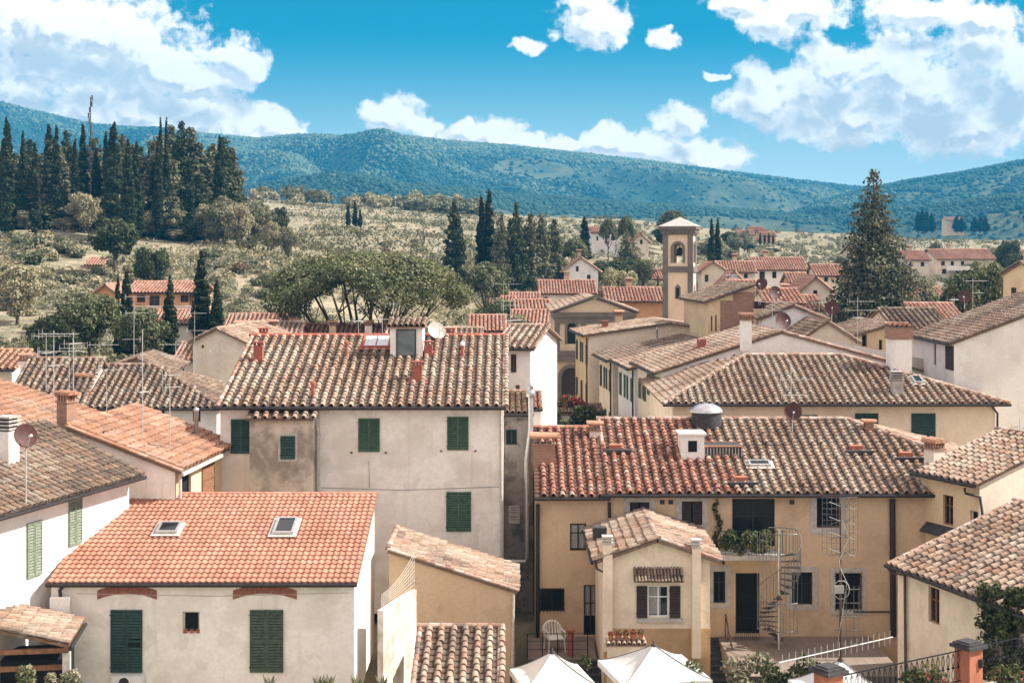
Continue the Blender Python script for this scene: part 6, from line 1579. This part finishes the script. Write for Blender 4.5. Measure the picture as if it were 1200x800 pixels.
# vine rows
def vines(lab, px0, px1, Y0, Y1, step, per, slope=0., pal='olive'):
    mb = MB(); V = []; Y = Y0
    while Y < Y1:
        L_ = (px1 - px0) * Y / F; n = int(L_ * per)
        px = rng.uniform(px0, px1, n); yy = Y + slope * (px - px0) + rng.normal(0, .25, n); X = (px - 600) * yy / F
        V.append(np.stack((X, yy, ground(X, yy) + rng.uniform(.2, 1.5, n)), 1)); Y += step
    V = np.vstack(V); keep = fbm(V[:, 0] / 25, V[:, 1] / 25, 2, 3) < .62
    V = V[keep]
    leaves(mb, np.hstack((V, np.full((len(V), 1), .3), np.full((len(V), 1), .3), np.full((len(V), 1), .35))), len(V) * 3, .24, pal)
    tag(mb.build('vineyard', MT['leaf']), lab, 'vineyard', kind='stuff')
vines('rows of vines on the terraces behind the umbrella pine', 280, 660, 215, 335, 5.5, 4.2, .02, 'vine')
vines('rows of vines on the upper pale field', 330, 640, 345, 480, 9, 2.0, .03, 'vine')
vines('striped vineyard on the field right of the tall conifer', 1060, 1135, 380, 500, 6, 1.6, .35, 'green')
# rough grass of the slope
mb = MB(); n = 26000; px = rng.uniform(-20, 700, n); Y = rng.uniform(120, 300, n); X = (px - 600) * Y / F; keep = fbm(X / 14, Y / 14, 3, 41) > .42; X, Y = X[keep], Y[keep]
cl = np.stack((X, Y, ground(X, Y) + .15, np.full(len(X), .35), np.full(len(X), .35), np.full(len(X), .25)), 1); leaves(mb, cl, len(X) * 2, .26, 'pale', .2)
tag(mb.build('grass', MT['leaf']), 'rough dry grass on the slope', 'grass', kind='stuff')
# distant hamlet under the right hill
for i, (px, yt) in enumerate(((1076, 248), (1081, 245), (1086, 247), (1092, 250), (1121, 252), (1127, 254), (1142, 254), (1149, 253), (1155, 254))):
    Yh = 900; X = wx(px, Yh); place(cyp[0], USED, X, Yh, wz(272, Yh), 3.2, (272 - yt) * Yh / F / 14, 'distant dark cypress around the ruined looking castle under the right hill', 'cypress', 'cypresses of the distant hamlet')
hb = House('castle', 'distant pale stone castle house among cypresses under the right hill', wx(1108, 905), 905, 12, 8, wz(276, 905), wz(258, 905), 0, 'castle'); t = hb.roof('x', 2, .4, .3, style='far', pal='far', gut=''); hb.walls(MT['church'], t)

# ------------------------------------------------------------------ foreground garden
def tent(px, ytop, yeave, wpx, Y, label, yb=None):
    z0 = -1.3; X = wx(px, Y); r = empty('garden_gazebo', (X, Y, z0), 0, label, 'gazebo')
    a = wpx * Y / F / 2; zt = wz(ytop, Y) - z0; ze = wz(yeave, Y) - z0; m = MB(); N_ = 12
    def cloth(u, v):   # u around, v from eave (0) to peak (1)
        k = u * 4; s_ = int(k) % 4; f = k - int(k)
        c = [(-1, -1), (1, -1), (1, 1), (-1, 1)]; p_, q_ = c[s_], c[(s_ + 1) % 4]
        x_ = p_[0] + (q_[0] - p_[0]) * f; y_ = p_[1] + (q_[1] - p_[1]) * f
        sag = .34 * (1 - (2 * f - 1) ** 2); e = a * (1 - sag * (1 - v) * v * 1.6)
        return (x_ * e * (1 - v), y_ * e * (1 - v), ze + (zt - ze) * (v ** 1.3) - .10 * (1 - (2 * f - 1) ** 2) * v * (1 - v))
    nu, nv = 48, 10; V = [cloth(i / nu, j / nv * .985) for j in range(nv + 1) for i in range(nu)]
    m.np(V, [(j * nu + i, j * nu + (i + 1) % nu, (j + 1) * nu + (i + 1) % nu, (j + 1) * nu + i) for j in range(nv) for i in range(nu)])
    V = [cloth(i / nu, 0) for i in range(nu)]; m.np(V + [(x_, y_, z_ - .22) for x_, y_, z_ in V], [(i, (i + 1) % nu, nu + (i + 1) % nu, nu + i) for i in range(nu)])
    m.build('canopy', MT['fabric'], r)
    m = MB()
    for s_ in range(4): m.tube([np.array(cloth(s_ / 4, j / 10 * .985)) + (0, 0, .012) for j in range(11)], .014, 5)
    m.build('seam', MT['dull_steel'], r)
    r.rotation_euler = (0, 0, .22)
    m = MB(); m.lathe([(.1, zt - .06), (.1, zt), (.04, zt + .03), (.04, zt + .14), (.0, zt + .16)], 10); m.build('finial', MT['slate'], r, True)
    for sx in (-1, 1):
        for sy in (-1, 1): m = MB(); m.tube([(sx * a * .96, sy * a * .96, 0), (sx * a * .96, sy * a * .96, ze)], .035, 6); m.build('leg', MT['gutter'], r)
tent(647, 763, 792, 84, 50.5, 'white canvas gazebo with pointed roof left of the garden hedge')
tent(766, 755, 784, 106, 50.5, 'wider white canvas gazebo with pointed roof below the extension')
tent(985, 772, 806, 92, 45, 'white canvas gazebo peak behind the iron fence')
hg = [('darkgreen', 618, 708, 764, 54, 'dark clipped hedge behind the left gazebo'), ('olive', 715, 800, 788, 49, 'pale leafy bush in front of the wider gazebo'), ('green', 790, 834, 776, 49.5, 'bush of bright leaves right of the wider gazebo'), ('olive', 858, 925, 758, 53.5, 'round olive coloured bush below the terrace'), ('darkgreen', 900, 965, 760, 52.5, 'dark leafy bush below the terrace steps')]
for pal, x0, x1, yt, Y, lab in hg:
    m = MB(); X0, X1 = wx(x0, Y), wx(x1, Y); zt_ = wz(yt, Y); cl = []
    for i in range(26): q = random.random(); rr = random.uniform(.28, .45); cl.append((X0 + (X1 - X0) * q, Y + random.uniform(-.6, .6), random.uniform(-1.2, zt_ - rr * (1 + .8 * abs(2 * q - 1))), rr, rr, rr))
    leaves(m, cl, 3800, .09, pal); tag(m.build('shrub', MT['leaf']), lab, 'bush')
# foreground terrace with iron fence
mb = MB(); p0, p1 = P(930, 845, 28.6), P(1290, 845, 33.2)
FZ = 7.05
mb.prism([(p0[0] - 1, p0[1] - .5, FZ), (p1[0], p1[1] - .2, FZ), (p1[0] + 2, 18, FZ), (p0[0] - 1, 18, FZ)], (0, 0, -9)); tag(mb.build('terrace', MT['concrete']), kind='structure')
f0, f1 = np.array(P(972, 800, 28.9)), np.array(P(1290, 745, 33.5)); fd = f1[:2] - f0[:2]; fl = np.hypot(*fd); fd /= fl; fang = math.atan2(fd[1], fd[0])
def pillar(px, ytop, label, lamp=False):
    k = (px - 600) / F; t_ = (k * f0[1] - f0[0]) / (fd[0] - k * fd[1]); X, Y = f0[0] + t_ * fd[0], f0[1] + t_ * fd[1]
    r = empty('fence_pillar', (X, Y, FZ), fang, label, 'pillar'); zt_ = wz(ytop, Y) - FZ
    m = MB(); m.box(-.21, .21, -.21, .21, 0, zt_ - .15); m.build('shaft', MT['pillar'], r)
    m = MB(); m.box(-.29, .29, -.29, .29, zt_ - .148, zt_ - .08); m.box(-.24, .24, -.24, .24, zt_ - .08, zt_ - .03); m.box(-.18, .18, -.18, .18, zt_ - .03, zt_); m.build('capstone', MT['slate'], r)
    if lamp: m = MB(); m.tube([(.13, -.22, zt_ * .42), (.13, -.22, zt_ * .42 + .18)], .06, 8); m.build('lamp', MT['gutter'], r)
    return t_
t1 = pillar(971, 779, 'terracotta fence pillar with dark capstone beside the gazebo peak'); t2 = pillar(1135, 750, 'taller terracotta fence pillar with dark capstone and small wall lamp', True)
def fence(ta, tb, label):
    r = empty('iron_fence', (*(f0[:2] + fd * ta), FZ), fang, label, 'fence'); L_ = tb - ta; hA = .78
    m = MB()
    for z in (.12, hA): m.box(0, L_, -.012, .012, z - .012, z + .012)
    m.build('rail', MT['iron'], r); n = int(L_ / .155); m = MB()
    for i in range(n):
        x_ = (i + .5) * L_ / n
        for s_ in (-1, 1):
            for (za, zb_) in ((.14, .42), (.44, hA - .03)): m.tube([(x_ + s_ * .045 * sin(pi * k / 6) ** .8, 0, za + (zb_ - za) * k / 6) for k in range(7)], .009, 4, cap=False)
        m.box(x_ - .03, x_ + .03, -.015, .015, .41, .45); m.tube([(x_, 0, hA - .35), (x_, 0, hA)], .008, 4, cap=False)
    m.build('ornament', MT['iron'], r)
fence(t1 + .25, t2 - .25, 'black wrought iron fence with oval ornaments between the two pillars'); fence(t2 + .25, t2 + 3.6, 'black wrought iron fence with oval ornaments right of the taller pillar')
for px, w_, lab in ((1085, .42, 'red flowered plant pot hanging inside the iron fence'), (1185, .5, 'leafy plant in a pot behind the fence at the right corner')):
    Y = 29.6; r = empty('potted_plant', (wx(px, Y), Y, FZ), 0, lab, 'potted plant')
    m = MB(); m.lathe([(.15, 0), (.22, .35), (.24, .35), (.2, .33), (.02, .3)], 14); m.build('pot', MT['pillar'], r, True)
    m = MB(); leaves(m, [(random.uniform(-.3, .3), random.uniform(-.2, .2), .5 + random.uniform(-.1, .15), .25, .22, .2) for i in range(8)], 700, .05, 'darkgreen'); leaves(m, [(random.uniform(-.3, .3), random.uniform(-.2, .2), .58, .22, .22, .15) for i in range(6)], 160, .04, 'red'); m.build('foliage', MT['leaf'], r)
# big aerial mast
am = empty('aerial_mast', (wx(985, 33), 33.0, FZ), 0, 'tall rusty aerial mast with grid antenna, cables and crossed yagi before the yellow row', 'aerial')
m = MB(); zt_ = wz(590, 33) - FZ; m.tube([(0, 0, 0), (0, 0, zt_ * .55)], .032, 8); m.tube([(0, 0, zt_ * .5), (0, 0, zt_)], .022, 8); m.build('mast', MT['copper'], am, True)
m = MB(); gx0, gx1 = wx(966, 33) - wx(985, 33), wx(1008, 33) - wx(985, 33); za, zb_ = wz(651, 33) - FZ, wz(584, 33) - FZ
for i in range(9): x_ = gx0 + (gx1 - gx0) * i / 8; m.tube([(x_, .12 + .1 * abs(i - 4) / 4, za), (x_, .12 + .1 * abs(i - 4) / 4, zb_)], .005, 4, cap=False)
for k in range(11): z = za + (zb_ - za) * k / 10; m.tube([(gx0, .22, z), (0, .12, z), (gx1, .22, z)], .005, 4, cap=False)
m.build('grid_reflector', MT['dull_steel'], am)
for z in (zb_ - .15, zb_ - .5, zb_ - .85, za + .1):
    m = MB(); m.tube([(-.02, -.03, z), (-.02, -.25, z)], .008, 4)
    for s_ in (-1, 1): m.tube([(s_ * .04, -.15, z), (s_ * .3, -.15, z + .1)], .008, 4); m.tube([(s_ * .04, -.15, z), (s_ * .3, -.15, z - .08)], .008, 4)
    m.build('dipole', MT['dull_steel'], am)
m = MB(); zq = wz(725, 33) - FZ
for k in range(5): z = wz(690 + k * 16, 33) - FZ; m.tube([(-.12, 0, z), (.42, -.1, z + .02)], .010, 4)
for x_ in (.12, .3, .42): m.tube([(x_, -.05, wz(750, 33) - FZ), (x_, -.05, wz(686, 33) - FZ)], .007, 4)
m.build('small_array', MT['dull_steel'], am)
m = MB(); m.tube([(.03, -.02, zb_ - .5)] + [(.06 + .1 * sin(i * .9), -.04, zb_ - .6 - i * .17) for i in range(9)] + [(-.08, -.02, .3)], .009, 5); m.tube([(.2 * cos(i * .63), -.06, wz(690, 33) - FZ + .22 * sin(i * .63)) for i in range(11)], .010, 4); m.build('cable', MT['concrete'], am)
m = MB(); m.box(-.16, .06, -.1, -.02, wz(694, 33) - FZ, wz(685, 33) - FZ); m.build('junction_box', MT['concrete'], am)
b0, b1 = np.array(P(913, 776, 30.6)), np.array(P(1046, 746, 34.6)); o0 = np.array((wx(985, 33), 33., FZ))
m = MB(); m.tube([b0 - o0, b1 - o0], .015, 6); d_ = (b1 - b0); d_ /= np.linalg.norm(d_)
m.build('boom', MT['aerial'], am); m = MB()
for i in range(19):
    c = b0 - o0 + (b1 - b0) * (i + .5) / 19; L_ = .30 * (1 - .0 * i); m.tube([c + (0, 0, -L_ * .55), c + (0, 0, L_ * .55)], .006, 4, cap=False)
m.build('boom_element', MT['aerial'], am)
# succulents at the bottom edge
mb = MB(); mb.box(wx(285, 39), wx(500, 39), 38.8, 39.3, 1, wz(812, 39)); o = mb.build('parapet', MT['concrete']); tag(o, 'concrete parapet below the row of succulents at the bottom edge', 'parapet')
for i, px in enumerate((316, 374, 386, 419, 448)):
    r = empty('potted_succulent', (wx(px, 39.05), 39.05, wz(812, 39)), i * 1.3, 'spiky pale succulent in a pot along the bottom edge', 'succulent', 'succulents on the bottom parapet')
    m = MB(); m.lathe([(.09, 0), (.13, .18), (.14, .18), (.02, .16)], 10); m.build('pot', MT['pillar'], r, True)
    m = MB()
    for k in range(11): a = k * 2.4; s_ = .10 + .012 * k; m.tube([(0, 0, .16), (s_ * cos(a) * .7, s_ * sin(a) * .7, .32), (s_ * cos(a) * 1.1, s_ * sin(a) * 1.1, .46 + .06 * sin(k * 3.))], [.035, .03, .004], 5, random.choice(LP['olive']))
    m.build('foliage', MT['leaf'], r)
for px, ytop, Y, w_, lab in ((30, 778, 45.4, .5, 'slim green potted plant before the porch counter'), (75, 780, 46.3, .8, 'pale leafy bush right of the porch post')):
    m = MB(); zt_ = wz(ytop, Y); cl = [(wx(px, Y) + random.uniform(-.5, .5) * w_, Y + random.uniform(-.3, .3), zt_ - random.uniform(.15, 1.2), .2, .2, .22) for i in range(14)]; leaves(m, cl, 900, .07, 'olive' if w_ > .6 else 'green'); tag(m.build('shrub', MT['leaf']), lab, 'plant')
m = MB(); r = empty('air_conditioner', (wx(131, 49.7), 49.62, wz(806, 49.7)), 0, 'white air conditioner unit below the left dark shutters', 'air conditioner'); m.box(0, 1.1, 0, .32, 0, .45); m.build('case', MT['plastic'], r); m = MB(); m.tube([(.45, -.012, .22), (.45, -.002, .22)], .18, 18); m.build('fan_grille', MT['gutter'], r)
# garden by the church
for i, (px, yt, Y, w_, pal, lab) in enumerate(((660, 462, 104, 3.0, 'red', 'red flowering shrubs on the raised garden before the church'), (668, 478, 100, 3.6, 'darkgreen', 'dark hedge below the raised garden before the church'), (690, 476, 98, 2.2, 'darkgreen', 'dark climber at the foot of the lane houses'))):
    m = MB(); zt_ = wz(yt, Y); cl = [(wx(px, Y) + random.uniform(-.5, .5) * w_, Y + random.uniform(-.6, .6), zt_ - random.uniform(.25, 1.7), .4, .4, .4) for q in range(22)]; leaves(m, cl, 1600, .14, pal); tag(m.build('shrub', MT['leaf']), lab, 'shrub')
h = House('garden_hut', 'raised pale garden terrace wall with small hut before the church', wx(640, 101), 101, 4.2, 5, 0, wz(484, 101), 0, 'terrace'); t = h.roof('mf', .1, .05, .05, style='coppi', pal='old', gut='', verge=False); h.walls(MT['pink'], t)

# ------------------------------------------------------------------ aerials and dishes
AE = [
 (54, 390, 84, 'thin aerial mast with two booms, leftmost of the cluster over the brown roofs', ((.2, 2.2, 9, .1), (1.2, 1.4, 6, 1.4))),
 (63, 387, 60, 'tall aerial mast in front of the brick chimney at left', ((.15, 1.6, 7, .0), (.9, 1.8, 8, .2), (1.5, 1.0, 5, 1.2))),
 (81, 404, 82, 'aerial mast with short stacked booms right behind the brick chimney', ((.2, 1.5, 8, .3), (.8, 1.0, 6, .3))),
 (86, 389, 60.5, 'bare tipped aerial mast just right of the brick chimney', ((.5, .8, 5, 1.1),)),
 (116, 402, 86, 'short aerial with a twin boom on the low pale gable', ((.1, 1.8, 7, .0),)),
 (125, 432, 72, 'low tee shaped aerial above the long brown roof', ((.05, 1.4, 4, .05),)),
 (157, 346, 96, 'tall aerial mast between the slim cypresses with three booms', ((.1, 1.6, 8, .2), (1.2, 1.5, 8, .1), (3.0, 1.2, 6, 3.3))),
 (167, 386, 58.5, 'very tall pale bare mast rising from the plaster flank of the orange roofed house', ((2.6, .5, 3, .9),)),
 (199, 431, 58.2, 'pale mast with short cross bars at the corner of the orange roof', ((.3, .7, 6, .5), (.8, .7, 6, .5))),
 (206, 400, 90, 'aerial with stacked short booms before the pale gabled house', ((.2, 1.6, 7, 3.0), (.9, 1.4, 6, 3.0))),
 (228, 364, 106, 'aerial at the left corner of the pale gabled house', ((.2, 1.4, 7, .4), (1.5, 1.6, 8, .1))),
 (260, 401, 100, 'aerial with a curved white array across the pale gable', ((.6, 2.4, 6, .05, .6),)),
 (276, 366, 110, 'aerial with wide booms right of the pale gable', ((.2, 2.2, 9, .1), (1.4, 1.2, 6, 1.3))),
 (461, 352, 112, 'thin aerial in front of the umbrella pine crown at its right', ((.3, .8, 5, .2),)),
 (448, 372, 76, 'low aerial left of the roof dormer', ((.1, .9, 6, .3),)),
 (420, 372, 78, 'low aerial on the ridge of the big roof', ((.2, .9, 6, 1.3),)),
 (590, 330, 118, 'tall aerial mast right of the umbrella pine with three long booms', ((.2, 2.4, 8, .0), (1.6, 2.6, 8, .1), (2.8, 1.6, 6, .2))),
 (598, 352, 84, 'aerial mast over the bright white house', ((.3, 1.4, 6, .2), (1.2, 1.5, 8, .9))),
 (927, 424, 72, 'pale aerial in front of the ochre hip roof', ((.9, 1.8, 8, .1), (1.7, 1.2, 5, .2))),
 (885, 300, 112, 'aerial mast above the brick flanked house', ((.4, 1.0, 5, .3), (1.8, 1.4, 6, .2))),
 (905, 352, 98, 'wide low aerial beside the large red dish', ((.1, 2.6, 8, .05), (.7, 1.8, 6, .1))),
 (1005, 348, 95, 'aerial with crossed booms below the tall conifer', ((.3, 1.8, 9, .1), (.9, 2.2, 9, .15), (1.4, 1.2, 6, 1.2))),
 (1140, 326, 105, 'aerial in front of the thick leafy tree at right', ((.2, 1.8, 8, .2), (1.1, 1.3, 6, .1))),
 (1118, 348, 106, 'smaller aerial left of the leafy tree aerial', ((.2, 1.3, 6, .5),)),
 (1195, 490, 62, 'white mast at the right edge over the mossy corner roof', ((.4, .8, 5, .9),)),
 (960, 350, 108, 'thin aerial between the red dishes', ((.3, 1.3, 6, .2),)),
 (855, 318, 118, 'thin aerial on the roof right of the bell tower', ((.3, 1.2, 6, .4),)),
]
for px, yt, Y, lab, arms in AE: aerial(px, yt, Y, lab, arms)
for px, py, Y, R, lab, az in ((917, 376, 92.5, .56, 'large rusty red satellite dish on the apex of the white gable', .3), (975, 361, 99, .52, 'red satellite dish on the pale gabled house', -.2), (908, 343, 106, .5, 'upper red satellite dish behind the striped chimney', .3), (893, 333, 108, .48, 'topmost red satellite dish above the brick flank', -.6), (1131, 348, 104, .5, 'dull red satellite dish in front of the leafy tree at right', -.5)):
    dish(px, py, Y, R, lab, az=az, el=.3)
